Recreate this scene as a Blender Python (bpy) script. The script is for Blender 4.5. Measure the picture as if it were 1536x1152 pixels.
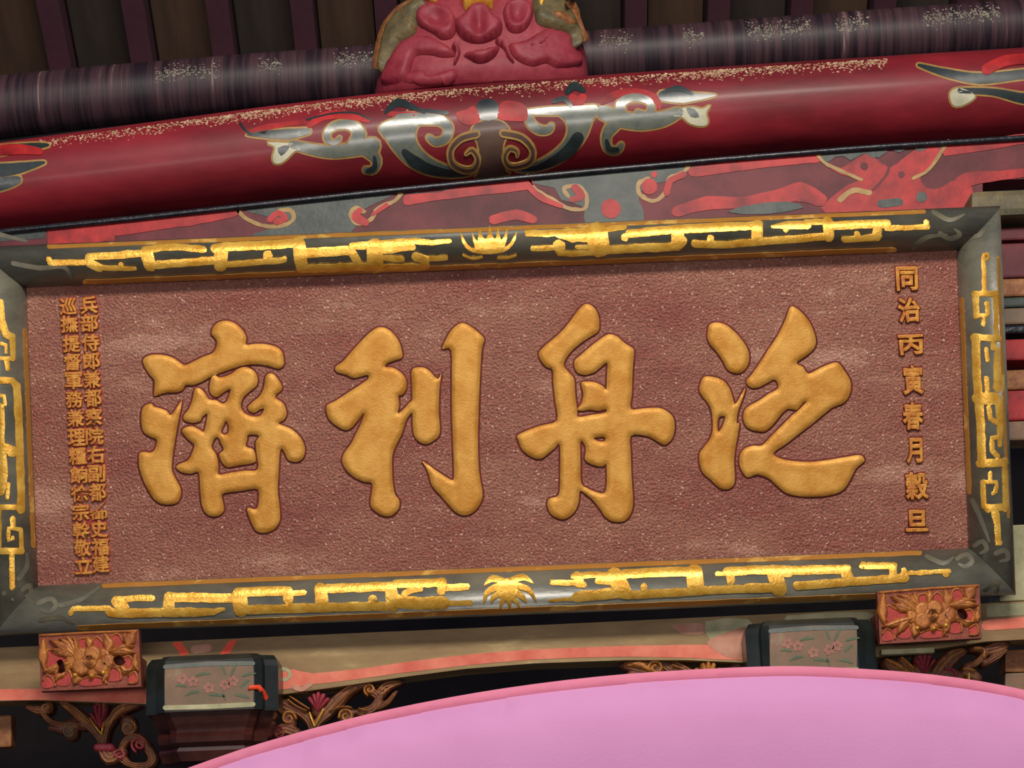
import bpy, bmesh, math, random
import numpy as np
from mathutils import Vector, Matrix
from mathutils.bvhtree import BVHTree
from mathutils.geometry import delaunay_2d_cdt

for o in list(bpy.data.objects):
    bpy.data.objects.remove(o)
random.seed(7)
rng = np.random.default_rng(7)
scene = bpy.context.scene
COL = scene.collection

# ------------------------------------------------------------------ camera
F = 3327.0                      # focal length in photo pixels (1536 wide)
K = 1 / 600.0                   # metres per photo pixel on the board of the plaque
D = F * K                       # distance of that board along the optical axis
TH = math.radians(15.0)         # the camera looks up
RL = math.radians(2.3)          # and is rolled a little
C = Vector((0, 0, 1.6))
AX = Vector((1, 0, 0))
AY = Vector((0, -math.sin(TH), math.cos(TH)))
FW = Vector((0, math.cos(TH), math.sin(TH)))
RT = AX * math.cos(RL) - AY * math.sin(RL)
UP = AX * math.sin(RL) + AY * math.cos(RL)
cam_d = bpy.data.cameras.new('camera')
cam_d.sensor_width = 36.0
cam_d.lens = F / 1536 * 36
cam_d.clip_end = 200
cam = bpy.data.objects.new('camera', cam_d)
COL.objects.link(cam)
m = Matrix.Identity(4)
for i in range(3):
    m[i][0], m[i][1], m[i][2], m[i][3] = RT[i], UP[i], -FW[i], C[i]
cam.matrix_world = m
scene.camera = cam

# ------------------------------------------------------------------ world, lights, exposure
world = bpy.data.worlds.new('world'); scene.world = world
world.use_nodes = True
bg = world.node_tree.nodes['Background']
bg.inputs[0].default_value = (0.30, 0.45, 1.0, 1)
bg.inputs[1].default_value = 0.15


def area(name, loc, target, sx, sy, power, col):
    d = bpy.data.lights.new(name, 'AREA')
    d.shape = 'RECTANGLE'; d.size = sx; d.size_y = sy; d.energy = power; d.color = col
    o = bpy.data.objects.new(name, d); COL.objects.link(o)
    o.location = loc
    o.rotation_euler = (Vector(target) - Vector(loc)).to_track_quat('-Z', 'Y').to_euler()
    return o


area('courtyard_skylight_offscreen', (0.5, 0.2, 5.75), (0, 5.4, 3.0), 3.0, .8, 350, (1.0, 0.93, 0.82))
area('open_doorway_offscreen', (-0.6, -2.6, 1.7), (0, 5.4, 3.2), 5.0, 0.9, 170, (1.0, 0.92, 0.84))

vs = scene.view_settings
vs.view_transform = 'Standard'; vs.look = 'None'; vs.gamma = 1; vs.use_curve_mapping = False
vs.exposure = 0.1

# ------------------------------------------------------------------ materials
def lin(h):
    if isinstance(h, str):
        h = [int(h[i:i + 2], 16) / 255 for i in (0, 2, 4)]
    else:
        h = [c / 255 for c in h]
    return tuple(c / 12.92 if c <= .04045 else ((c + .055) / 1.055) ** 2.4 for c in h) + (1,)


def mat(name, c1, c2=None, rough=.5, metal=0., scale=20., bump=0., bscale=None, stretch=(1, 1, 1),
        spec=.3, c3=None, detail=4, rvar=0., contrast=(.35, .65), coat=0.):
    """procedural paint: two or three tones mixed by noise, fine relief by bump"""
    M = bpy.data.materials.new(name); M.use_nodes = True
    nt = M.node_tree; N = nt.nodes; L = nt.links
    b = N['Principled BSDF']
    b.inputs['Roughness'].default_value = rough
    b.inputs['Metallic'].default_value = metal
    b.inputs['Specular IOR Level'].default_value = spec
    b.inputs['Coat Weight'].default_value = coat
    b.inputs['Coat Roughness'].default_value = .2
    tc = N.new('ShaderNodeTexCoord')
    mp = N.new('ShaderNodeMapping'); mp.inputs['Scale'].default_value = stretch
    L.new(tc.outputs['Object'], mp.inputs[0])
    no = N.new('ShaderNodeTexNoise'); no.inputs['Scale'].default_value = scale
    no.inputs['Detail'].default_value = detail; no.inputs['Roughness'].default_value = .65
    L.new(mp.outputs[0], no.inputs[0])
    cr = N.new('ShaderNodeValToRGB')
    e = cr.color_ramp.elements
    e[0].position, e[1].position = contrast
    e[0].color = lin(c1); e[1].color = lin(c2 or c1)
    if c3:
        x = e.new((contrast[0] + contrast[1]) / 2 + .08); x.color = lin(c3)
    L.new(no.outputs['Fac'], cr.inputs[0]); L.new(cr.outputs[0], b.inputs['Base Color'])
    if rvar:
        mr = N.new('ShaderNodeMapRange')
        mr.inputs['From Min'].default_value = .3; mr.inputs['From Max'].default_value = .7
        mr.inputs['To Min'].default_value = rough - rvar; mr.inputs['To Max'].default_value = rough + rvar
        L.new(no.outputs['Fac'], mr.inputs['Value']); L.new(mr.outputs[0], b.inputs['Roughness'])
    if bump:
        n2 = N.new('ShaderNodeTexNoise'); n2.inputs['Scale'].default_value = bscale or scale * 6
        n2.inputs['Detail'].default_value = 3
        L.new(mp.outputs[0], n2.inputs[0])
        bp = N.new('ShaderNodeBump'); bp.inputs['Strength'].default_value = bump
        bp.inputs['Distance'].default_value = .004
        L.new(n2.outputs['Fac'], bp.inputs['Height']); L.new(bp.outputs[0], b.inputs['Normal'])
    return M


M = {}
M['panel'] = mat('sanded_red_lacquer', '7c3a2e', 'a27460', rough=.5, scale=3.4, bump=1., bscale=230, stretch=(.55, 1.5, 1), c3='8e5a46', detail=12, spec=.6, contrast=(.36, .62))


def grains(Mt):
    """sand sprinkled into the lacquer: darker and paler grains, a few of them glossy"""
    nt = Mt.node_tree; N = nt.nodes; L = nt.links; b = N['Principled BSDF']
    tc = next(n for n in N if n.type == 'TEX_COORD'); cr = next(n for n in N if n.type == 'VALTORGB')
    vo = N.new('ShaderNodeTexVoronoi'); vo.inputs['Scale'].default_value = 300
    L.new(tc.outputs['Object'], vo.inputs['Vector'])
    sp_ = N.new('ShaderNodeSeparateColor'); L.new(vo.outputs['Color'], sp_.inputs[0])
    r1 = N.new('ShaderNodeValToRGB'); e = r1.color_ramp.elements
    e[0].color = (.62, .6, .62, 1); e[1].color = (1.35, 1.3, 1.3, 1)
    L.new(sp_.outputs[0], r1.inputs[0])
    mx = N.new('ShaderNodeMix'); mx.data_type = 'RGBA'; mx.blend_type = 'MULTIPLY'; mx.inputs['Factor'].default_value = .8
    L.new(cr.outputs[0], mx.inputs[6]); L.new(r1.outputs[0], mx.inputs[7])
    gt = N.new('ShaderNodeMath'); gt.operation = 'GREATER_THAN'; gt.inputs[1].default_value = .988
    L.new(sp_.outputs[1], gt.inputs[0])
    m2 = N.new('ShaderNodeMix'); m2.data_type = 'RGBA'
    L.new(gt.outputs[0], m2.inputs['Factor']); L.new(mx.outputs[2], m2.inputs[6]); m2.inputs[7].default_value = lin('c4a08c')
    L.new(m2.outputs[2], b.inputs['Base Color'])
    for n in N:                                        # the grain itself is not stretched
        if n.type == 'TEX_NOISE' and n.inputs['Scale'].default_value > 100:
            L.new(tc.outputs['Object'], n.inputs[0]); n.inputs['Scale'].default_value = 160
        if n.type == 'BUMP': n.inputs['Distance'].default_value = .006


grains(M['panel'])
M['letter'] = mat('matt_gold_paint', 'b87c2c', 'cf9a48', rough=.5, metal=.25, scale=16, bump=.25, bscale=200)
M['small_letter'] = mat('worn_gold_paint', 'a65c2a', 'd09440', rough=.42, metal=.3, scale=70, bump=.3, bscale=300)
M['groove'] = mat('dark_red_carving_edge', '4a100e', '6b1f18', rough=.6, scale=30)  # shadow around the raised characters, painted as a dark red outline
M['groove_bright'] = mat('red_carving_ground', '8a2a28', 'a0443a', rough=.6, scale=50)
M['rail'] = mat('black_green_lacquer', '4a493f', '6c695a', rough=.34, spec=.6, scale=9, bump=.12, bscale=90, stretch=(.5, 1, 1), coat=.2)
M['gilt'] = mat('gold_leaf', 'cc922e', 'ecbc54', rough=.34, metal=.4, scale=26, bump=.25, bscale=150)
M['fillet'] = mat('thin_gold_line', 'b07a30', 'dcae58', rough=.42, metal=.25, scale=14, bump=.2, c3='b8803c')
M['cloud'] = mat('faded_olive_cloud_paint', '545247', '68614e', rough=.38, scale=30)
M['beam_red'] = mat('red_lacquer', '5c141c', '8c222c', rough=.5, scale=4, stretch=(.4, 1, 1), bump=.12, bscale=60, coat=.1)
M['red_bright'] = mat('bright_red_paint', '6e141a', 'b02a2a', rough=.5, scale=9, contrast=(.3, .6), bump=.15)
M['burgundy'] = mat('burgundy_paint', '48161c', '6a2a30', rough=.55, scale=7, bump=.1)
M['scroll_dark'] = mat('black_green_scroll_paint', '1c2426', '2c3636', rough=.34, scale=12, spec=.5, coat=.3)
M['scroll_white'] = mat('pale_scroll_paint', 'a8a68e', 'c4c0a6', rough=.4, scale=20)
M['scroll_mid'] = mat('grey_green_scroll_paint', '4e5650', '686a5e', rough=.3, scale=18, spec=.6, coat=.4)
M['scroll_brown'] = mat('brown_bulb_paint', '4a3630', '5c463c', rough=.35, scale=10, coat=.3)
M['ochre'] = mat('ochre_outline_paint', '8a6a38', 'a5824a', rough=.45, scale=22)
M['slate'] = mat('slate_green_paint', '2c3433', '454b45', rough=.45, scale=14, bump=.25, bscale=50)
M['bead'] = mat('black_glossy_bead', '14161c', '24262c', rough=.3, scale=30, bump=.5, bscale=60, coat=.3)
M['dust'] = mat('pale_dust', '8a6a4a', 'c9b090', rough=.9, scale=40)
M['dust_grey'] = mat('grey_dust', '6a6458', '9a9684', rough=.9, scale=40)
M['purlin'] = mat('dark_purlin_lacquer', '20161e', '94827a', rough=.5, scale=2.0, stretch=(22, .8, .8), c3='4a3238', detail=6, bump=.2, bscale=8, contrast=(.4, .72))
M['rafter'] = mat('dark_red_rafter', '40242e', '4c2a34', rough=.7, scale=6)
M['board'] = mat('old_brown_boards', '3a2a22', '4c382a', rough=.8, scale=5, stretch=(3, .4, 1))
M['board2'] = mat('darker_boards', '2a2422', '382e28', rough=.8, scale=5, stretch=(3, .4, 1))
M['black'] = mat('soot_black_wood', '201a18', '2c2422', rough=.85, scale=4)
M['carve_red'] = mat('carved_red_paint', '7a2230', '903640', rough=.55, scale=18, bump=.2, bscale=70)
M['carve_gold'] = mat('carved_orange_gold', '8a5226', 'b47a38', rough=.45, metal=.2, scale=34, bump=.35, bscale=120)
M['carve_brown'] = mat('carved_brown_gold', '74452a', '96643a', rough=.5, metal=.15, scale=30, bump=.3, bscale=110)
M['carve_olive'] = mat('carved_olive_paint', '4c4634', '6e6040', rough=.5, scale=22, bump=.2)
M['support_red'] = mat('support_red_paint', '8c2824', 'a83830', rough=.55, scale=30, bump=.3)
M['support_gold'] = mat('red_brown_gold', '824622', 'ac6c30', rough=.42, metal=.2, scale=40, bump=.3, bscale=140)
M['bracket_wood'] = mat('old_gilt_wood', '4c3222', '74502e', rough=.5, metal=.1, scale=16, bump=.3, bscale=110, c3='6a3a2a')
M['support_dark'] = mat('dark_red_gold_ground', '642820', '84402a', rough=.55, scale=40, bump=.3)
M['tan'] = mat('tan_beam_paint', '7a5e3e', 'ae9468', rough=.6, scale=5, stretch=(.6, 2.5, 2.5), c3='937a52', bump=.12, bscale=40, detail=7)
M['salmon'] = mat('salmon_border_paint', 'c45a48', 'd87a62', rough=.6, scale=12, bump=.1)
M['salmon_dull'] = mat('worn_salmon_paint', 'a8705a', 'b98872', rough=.65, scale=20)
M['pale_green'] = mat('worn_pale_green', '8d8a68', 'b4ad88', rough=.65, scale=14)
M['dou'] = mat('black_green_block', '161a18', '252a26', rough=.35, scale=8, coat=.3)
M['dou_panel'] = mat('worn_tan_panel', '685842', '86745a', rough=.4, scale=9, c3='80604c', bump=.1)
M['dou_red'] = mat('dark_red_neck', '2c1210', '44201a', rough=.28, scale=9, coat=.6)
M['leaf_green'] = mat('dull_leaf_green', '46543c', '5a644a', rough=.5, scale=20)
M['pink_flower'] = mat('dull_pink_flower', '8c5c4e', 'a06c5c', rough=.5, scale=20)
M['vermilion'] = mat('vermilion_cord', 'd83a22', 'e8502e', rough=.5, scale=20)
M['pink'] = mat('pink_cloth', 'a8719a', 'b07aa2', rough=.85, scale=2.2, bump=.1, bscale=200)
M['pink_hem'] = mat('rose_pink_hem', 'b0627a', 'b86a82', rough=.85, scale=8)  # edge shade of the pink cloth, put into the colour
M['floor'] = mat('grey_stone_floor', '4a4844', '5a5650', rough=.7, scale=3)

# ------------------------------------------------------------------ helpers
def tag(o, label=None, cat=None, group=None, kind=None):
    if label: o['label'] = label
    if cat: o['category'] = cat
    if group: o['group'] = group
    if kind: o['kind'] = kind
    return o


def obj(name, me, material=None, parent=None):
    o = bpy.data.objects.new(name, me); COL.objects.link(o)
    if material is not None and me is not None:
        me.materials.clear(); me.materials.append(material)
    if parent is not None: o.parent = parent
    return o


def empty(name, loc=(0, 0, 0)):
    o = bpy.data.objects.new(name, None); COL.objects.link(o)
    o.location = loc; o.empty_display_size = .1
    return o


def mesh(name, verts, faces, smooth=False):
    me = bpy.data.meshes.new(name)
    me.from_pydata([tuple(v) for v in verts], [], faces)
    me.validate(); me.update()
    bm = bmesh.new(); bm.from_mesh(me)
    bmesh.ops.recalc_face_normals(bm, faces=bm.faces)
    bm.to_mesh(me); bm.free()
    if smooth:
        for p in me.polygons: p.use_smooth = True
    return me


def ray(px, py):
    return FW + RT * ((px - 768) / F) + UP * ((576 - py) / F)


def at_y(px, py, Y):
    d = ray(px, py)
    return C + d * ((Y - C.y) / d.y)


def smooth_pts(P, n=3, closed=True):
    """Catmull-Rom through the traced points"""
    P = np.asarray(P, float)
    if len(P) < 3 or n < 2: return P
    N = len(P); out = []
    for i in range(N if closed else N - 1):
        if closed:
            a, b, c, d = P[i - 1], P[i], P[(i + 1) % N], P[(i + 2) % N]
        else:
            a, b, c, d = P[max(i - 1, 0)], P[i], P[i + 1], P[min(i + 2, N - 1)]
        for k in range(n):
            t = k / n
            out.append(.5 * ((2 * b) + (c - a) * t + (2 * a - 5 * b + 4 * c - d) * t * t + (3 * b - a - 3 * c + d) * t ** 3))
    if not closed: out.append(P[-1])
    return np.array(out)


def Z(x0, y0, s, pts):
    """points read off an enlarged view of the photograph -> photograph pixels"""
    return [(x0 + x / s, y0 + y / s) for x, y in pts]


def poly(pts, n=3):
    return ('p', smooth_pts(pts, n))


def stroke(pts, w, n=4, closed=False):
    P = np.asarray(pts, float)
    W = np.full(len(P), w, float) if np.isscalar(w) else np.interp(np.linspace(0, 1, len(P)), np.linspace(0, 1, len(w)), w)
    if len(P) >= 3 and n > 1:
        idx = np.arange(len(P) + (1 if closed else 0))
        S = smooth_pts(P, n, closed)
        Wp = np.append(W, W[0]) if closed else W
        W = np.interp(np.linspace(0, idx[-1], len(S), endpoint=not closed), idx, Wp)
        P = S
    return ('s', P, W / 2, closed)


def blob(x, y, r):
    a = np.linspace(0, 2 * math.pi, 13)[:-1]
    return ('p', np.stack([x + r * np.cos(a), y + r * np.sin(a)], 1))


def in_poly(Q, P):
    x, y = Q[:, 0][:, None], Q[:, 1][:, None]
    x0, y0 = P[:, 0], P[:, 1]
    x1, y1 = np.roll(x0, -1), np.roll(y0, -1)
    with np.errstate(divide='ignore', invalid='ignore'):
        c = ((y0 > y) != (y1 > y)) & (x < (x1 - x0) * (y - y0) / (y1 - y0) + x0)
    return (c.sum(1) % 2) == 1


def seg_dist(Q, A, B, ra=None, rb=None, chunk=1500):
    out = np.empty(len(Q))
    d = B - A; L2 = np.maximum((d ** 2).sum(1), 1e-12)
    for i in range(0, len(Q), chunk):
        q = Q[i:i + chunk]
        t = np.clip(((q[:, None] - A) * d).sum(2) / L2, 0, 1)
        r = np.linalg.norm(q[:, None] - (A + t[..., None] * d), axis=2)
        if ra is not None: r = r - (ra + t * (rb - ra))
        out[i:i + chunk] = r.min(1)
    return out


def inside(Q, prim):
    if prim[0] == 'p': return in_poly(Q, prim[1])
    _, P, R, closed = prim
    if closed:
        A, B, ra, rb = P, np.roll(P, -1, 0), R, np.roll(R, -1)
    else:
        A, B, ra, rb = P[:-1], P[1:], R[:-1], R[1:]
    return seg_dist(Q, A, B, ra, rb) <= 0


def outlines(prim):
    if prim[0] == 'p': return [prim[1]]
    _, P, R, closed = prim
    if closed: T = np.roll(P, -1, 0) - np.roll(P, 1, 0)
    else: T = np.gradient(P, axis=0)
    T = T / np.maximum(np.linalg.norm(T, axis=1), 1e-9)[:, None]
    Nn = np.stack([-T[:, 1], T[:, 0]], 1)
    l, r = P + Nn * R[:, None], P - Nn * R[:, None]
    if closed: return [l, r]
    def cap(c, t, rad, nn):
        a0 = math.atan2(nn[1], nn[0])
        return np.array([c + rad * np.array([math.cos(a0 - k * math.pi / 5), math.sin(a0 - k * math.pi / 5)]) for k in range(1, 5)])
    e = cap(P[-1], T[-1], R[-1], Nn[-1])
    s = cap(P[0], -T[0], R[0], -Nn[0])
    return [np.concatenate([l, e, r[::-1], s])]


def relief(name, prims, material, proj, parent=None, holes=(), H=.004, R=4., h0=.25, spacing=5., base=-.003,
           jitter=0., cap=False, smooth=True, hfun=None):
    """a raised shape: union of outlines (photo pixels) laid on the surface that proj() describes,
       rounded to height H over R pixels from its edge, with side walls down to base"""
    pts, edges = [], []
    for pr in list(prims) + list(holes):
        for o in outlines(pr):
            o = np.asarray(o, float)
            if jitter: o = o + rng.normal(0, jitter, o.shape)
            s = len(pts); n = len(o)
            pts.extend(o.tolist()); edges.extend((s + i, s + (i + 1) % n) for i in range(n))
    P = np.array(pts)
    lo, hi = P.min(0), P.max(0)
    gx, gy = np.meshgrid(np.arange(lo[0], hi[0] + spacing, spacing), np.arange(lo[1], hi[1] + spacing, spacing * .866))
    gx = gx + (np.arange(gx.shape[0]) % 2)[:, None] * spacing / 2
    G = np.stack([gx.ravel(), gy.ravel()], 1)

    def ins(Q):
        r = np.zeros(len(Q), bool)
        for pr in prims: r |= inside(Q, pr)
        for pr in holes: r &= ~inside(Q, pr)
        return r
    G = G[ins(G)]
    E = np.array(edges)
    if len(G): G = G[seg_dist(G, P[E[:, 0]], P[E[:, 1]]) > spacing * .45]
    ex = []                                            # ridge points, so that narrow strokes also reach their full height
    for pr in prims:
        if pr[0] == 's':
            for k_, q in enumerate(pr[1]):
                if not ex or min(pr[2][k_], 3.) * .8 < np.linalg.norm(q - ex[-1]): ex.append(q)
        elif len(pr[1]) == 12: ex.append(pr[1].mean(0))
    if ex:
        ex = np.array(ex); ex = ex[ins(ex)]
        if len(ex): ex = ex[seg_dist(ex, P[E[:, 0]], P[E[:, 1]]) > .45]
        if len(ex) and len(G):
            keep = np.array([np.min(((G - q) ** 2).sum(1)) > 1.0 for q in ex])
            ex = ex[keep]
        if len(ex): G = np.concatenate([G, ex]) if len(G) else ex
    allp = [Vector((p[0] - lo[0], p[1] - lo[1])) for p in np.concatenate([P, G])] if len(G) else [Vector(p - lo) for p in P]
    V, _, Fc, *_r = delaunay_2d_cdt(allp, edges, [], 0, 1e-3)
    V = np.array([(v[0], v[1]) for v in V]) + lo
    Fa = np.array([f for f in Fc if len(f) == 3])
    cen = V[Fa].mean(1)
    Fa = Fa[ins(cen)]
    cnt = {}
    for f in Fa.tolist():
        for a, b in ((f[0], f[1]), (f[1], f[2]), (f[2], f[0])):
            k = (min(a, b), max(a, b)); cnt.setdefault(k, []).append((a, b))
    bed = [v[0] for v in cnt.values() if len(v) == 1]
    used = np.unique(Fa)
    Bn = np.array(bed)
    d = np.zeros(len(V))
    d[used] = seg_dist(V[used], V[Bn[:, 0]], V[Bn[:, 1]])
    t = np.clip(d / R, 0, 1)
    h = H * (h0 + (1 - h0) * np.sqrt(1 - (1 - t) ** 2))
    if hfun is not None: h = hfun(V, d, h)
    remap = -np.ones(len(V), int); remap[used] = np.arange(len(used))
    verts = [proj(V[i, 0], V[i, 1], float(h[i])) for i in used]
    faces = [tuple(remap[f]) for f in Fa]
    nb, tb = {}, {}
    for a, b in bed:
        for q in (a, b):
            if q not in nb:
                nb[q] = len(verts); verts.append(proj(V[q, 0], V[q, 1], base))
                tb[q] = len(verts); verts.append(verts[remap[q]])
        faces.append((tb[b], tb[a], nb[a], nb[b]))
    if cap:
        inner = {}
        for i in used:
            if i not in nb:
                inner[i] = len(verts); verts.append(proj(V[i, 0], V[i, 1], base))
        inner.update(nb)
        faces += [tuple(inner[i] for i in f[::-1]) for f in Fa]
    me = bpy.data.meshes.new(name)
    me.from_pydata([tuple(v) for v in verts], [], [tuple(int(i) for i in f) for f in faces])
    me.update()
    nt = len(Fa)
    a0, b0, c0_ = [Vector(verts[i]) for i in faces[0][:3]]
    mid = (a0 + b0 + c0_) / 3
    q0 = V[Fa[0]].mean(0)
    out = Vector(proj(q0[0], q0[1], H + .05)) - Vector(proj(q0[0], q0[1], H))
    if (b0 - a0).cross(c0_ - a0).dot(out) < 0: me.flip_normals()
    if smooth:
        for i, p in enumerate(me.polygons):
            p.use_smooth = i < nt
    return obj(name, me, material, parent)


def box_verts(p0, p1):
    x0, y0, z0 = p0; x1, y1, z1 = p1
    v = [(x, y, z) for x in (x0, x1) for y in (y0, y1) for z in (z0, z1)]
    f = [(0, 1, 3, 2), (4, 6, 7, 5), (0, 4, 5, 1), (2, 3, 7, 6), (0, 2, 6, 4), (1, 5, 7, 3)]
    return v, f


def box(name, p0, p1, material, parent=None, bevel=0.):
    me = mesh(name, *box_verts(p0, p1))
    if bevel:
        bm = bmesh.new(); bm.from_mesh(me)
        bmesh.ops.bevel(bm, geom=bm.edges[:], offset=bevel, segments=2, affect='EDGES', profile=.6)
        bm.to_mesh(me); bm.free()
    return obj(name, me, material, parent)


def prism_y(name, pts, y0, y1, material, parent=None, bevel=0., at=None):
    """photo outline on the vertical plane y0 (front), pushed straight back to y1"""
    f = [at_y(px, py, at or y0) for px, py in pts]
    n = len(f)
    v = [(p.x, y0, p.z) for p in f] + [(p.x, y1, p.z) for p in f]
    fs = [tuple(range(n)), tuple(range(2 * n - 1, n - 1, -1))] + [(i, (i + 1) % n, n + (i + 1) % n, n + i) for i in range(n)]
    me = mesh(name, v, fs)
    if bevel:
        bm = bmesh.new(); bm.from_mesh(me)
        bmesh.ops.bevel(bm, geom=bm.edges[:], offset=bevel, segments=2, affect='EDGES', profile=.6)
        bm.to_mesh(me); bm.free()
    return obj(name, me, material, parent)


def proj_y(Y):
    return lambda px, py, h: (lambda p: Vector((p.x, Y - h, p.z)))(at_y(px, py, Y))


def bvh_of(o):
    me = o.data
    return BVHTree.FromPolygons([o.matrix_basis @ v.co for v in me.vertices], [tuple(p.vertices) for p in me.polygons])


def proj_bvh(tree, fallbackY, local=None):
    def f(px, py, h):
        d = ray(px, py).normalized()
        hit, n, *_ = tree.ray_cast(C, d)
        if hit is None:
            hit = at_y(px, py, fallbackY); n = Vector((0, -1, 0))
        if n.dot(d) > 0: n = -n
        p = hit + n * h
        return p - local if local is not None else p
    return f


def log_mesh(name, centre_px, rad_px, Yc, segs=40, flat=1.0, ext=.6):
    """an arched round log: centre line read from the photo on the plane Yc, slightly flattened front"""
    xs = np.linspace(centre_px[0][0], centre_px[-1][0], 60)
    cy = np.interp(xs, [c[0] for c in centre_px], [c[1] for c in centre_px])
    cy = np.convolve(np.pad(cy, 6, mode='reflect', reflect_type='odd'), np.ones(13) / 13, 'valid')
    rr = np.interp(xs, [c[0] for c in centre_px], rad_px)
    pts = []
    for x, y, r in zip(xs, cy, rr):
        p = at_y(x, y, Yc)
        depth = (p - C).dot(FW)
        pts.append((p, r * depth / F))
    a, b = pts[0], pts[1]
    pts.insert(0, (a[0] + (a[0] - b[0]).normalized() * ext, a[1]))
    a, b = pts[-1], pts[-2]
    pts.append((a[0] + (a[0] - b[0]).normalized() * ext, a[1]))
    v, f = [], []
    for p, r in pts:
        for k in range(segs):
            t = 2 * math.pi * k / segs
            v.append((p.x, p.y + r * math.cos(t), p.z + r * math.sin(t) * flat))
    n = len(pts)
    for i in range(n - 1):
        for k in range(segs):
            f.append((i * segs + k, i * segs + (k + 1) % segs, (i + 1) * segs + (k + 1) % segs, (i + 1) * segs + k))
    f.append(tuple(range(segs))); f.append(tuple(range((n - 1) * segs, n * segs)))
    me = mesh(name, v, f)
    for p in me.polygons: p.use_smooth = len(p.vertices) == 4
    return me


# ================================================================== setting
w = box('wall_back', (-6, 9.6, 0), (6, 9.75, 6.0), M['black']); tag(w, 'dark timber wall deep in the hall behind the beams', kind='structure')
w = box('floor', (-6, -4, -.1), (6, 9.6, 0), M['floor']); tag(w, 'grey stone floor', kind='structure')

# ceiling: sloping boards with rafters below them
sl = math.radians(-33)
ceil = empty('ceiling', (0, 6.45, at_y(90, 126, 6.45).z + .02)); tag(ceil, 'sloping roof of old boards carried by dark red rafters', kind='structure')
p0 = at_y(98, 118, 6.45)
step = (at_y(220, 118, 6.45) - p0).x
rv, rf = box_verts((-.034, -1.7, -.04), (.034, .1, .04))
rme = mesh('rafter', rv, rf); rme.materials.append(M['rafter'])
bv, bf = box_verts((-(step - .07) / 2 + .008, -1.7, .03), ((step - .07) / 2 - .008, .1, .05))
bme1 = mesh('board', bv, bf); bme1.materials.append(M['board'])
bme2 = mesh('board', bv, bf); bme2.materials.append(M['board2'])
for k in range(-4, 18):
    x = p0.x + k * step
    o = obj('rafter', rme, None, ceil); o.location = (x, 0, 0); o.rotation_euler.x = sl
    o = obj('board', bme1 if k % 2 else bme2, None, ceil); o.location = (x + step / 2, 0, .0); o.rotation_euler.x = sl
bk = box('ceiling_backing', (-4, -1.8, .055), (4, .2, .075), M['black'], ceil); bk.rotation_euler.x = sl

# ================================================================== upper purlin
me = log_mesh('purlin', [(-60, 168), (0, 160), (250, 135), (500, 114), (760, 97), (1000, 80), (1260, 60), (1540, 40), (1600, 36)], [50, 48, 45, 43, 42, 42, 42, 42, 42], 5.99)
purlin = obj('purlin', me, M['purlin']); tag(purlin, 'dark dusty round purlin with pale streaks above the red beam', 'beam')
purlin_bvh = bvh_of(purlin)

# ================================================================== red moon beam
top = [(-60, 222), (0, 214), (200, 188), (400, 160), (560, 141), (740, 125), (900, 113), (1100, 99), (1300, 86), (1540, 72), (1600, 68)]
bot = [(-60, 352), (0, 345), (200, 325), (400, 303), (560, 286), (740, 268), (900, 253), (1100, 235), (1300, 219), (1540, 204), (1600, 200)]
cl = [(t[0], (t[1] + b[1]) / 2) for t, b in zip(top, bot)]
rd = [(b[1] - t[1]) / 2 for t, b in zip(top, bot)]
beam = empty('painted_beam', at_y(768, 330, 5.74)); B0 = beam.location.copy()
tag(beam, 'thick red lacquered round beam painted with black and gold cloud scrolls', 'beam')
me = log_mesh('log', cl, rd, 5.74, segs=150)
tree = BVHTree.FromPolygons([v.co.copy() for v in me.vertices], [tuple(p.vertices) for p in me.polygons])
for v in me.vertices: v.co -= B0
log = obj('log', me, M['beam_red'], beam)
on_beam = proj_bvh(tree, 5.62, B0)

z1 = lambda P: Z(350, 110, 3.84, P)
z2 = lambda P: Z(700, 110, 3.84, P)
S = lambda zz, P, wd, n=4: stroke(zz(P), np.broadcast_to(np.asarray(wd, float), (len(wd) if not np.isscalar(wd) else 2,)) / 3.84 * 1.14, n)


def grow(prims, e):
    out = []
    for p in prims:
        if p[0] == 's': out.append(('s', p[1], p[2] + e, p[3]))
        else:
            out.append(p); out.append(stroke(p[1], 2 * e, 1, True))
    return out


def shrink(prims, e):
    return [('s', p[1], np.maximum(p[2] - e, .6), p[3]) if p[0] == 's' else p for p in prims]


def scroll(name, prims, fill, core=None, corem=None, parent=beam, on=on_beam, e=2.9, line='ochre'):
    o = relief(name, grow(prims, e), M[line], on, parent, H=.0008, R=1, h0=1., spacing=6, base=-.004)
    relief('fill', prims, M[fill], on, o, H=.0017, R=1, h0=1., spacing=6, base=-.002)
    if core: relief('core', core, M[corem], on, o, H=.0026, R=1, h0=1., spacing=6, base=-.002)
    return o


# dark upper leaves
scroll('scroll_leaf', [S(z1, [(80, 355), (200, 352), (320, 350), (430, 335)], [6, 40, 52, 30])], 'scroll_dark')
scroll('scroll_leaf', [S(z2, [(1130, 130), (1250, 140), (1430, 128)], [50, 56, 8])], 'scroll_dark')
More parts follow.
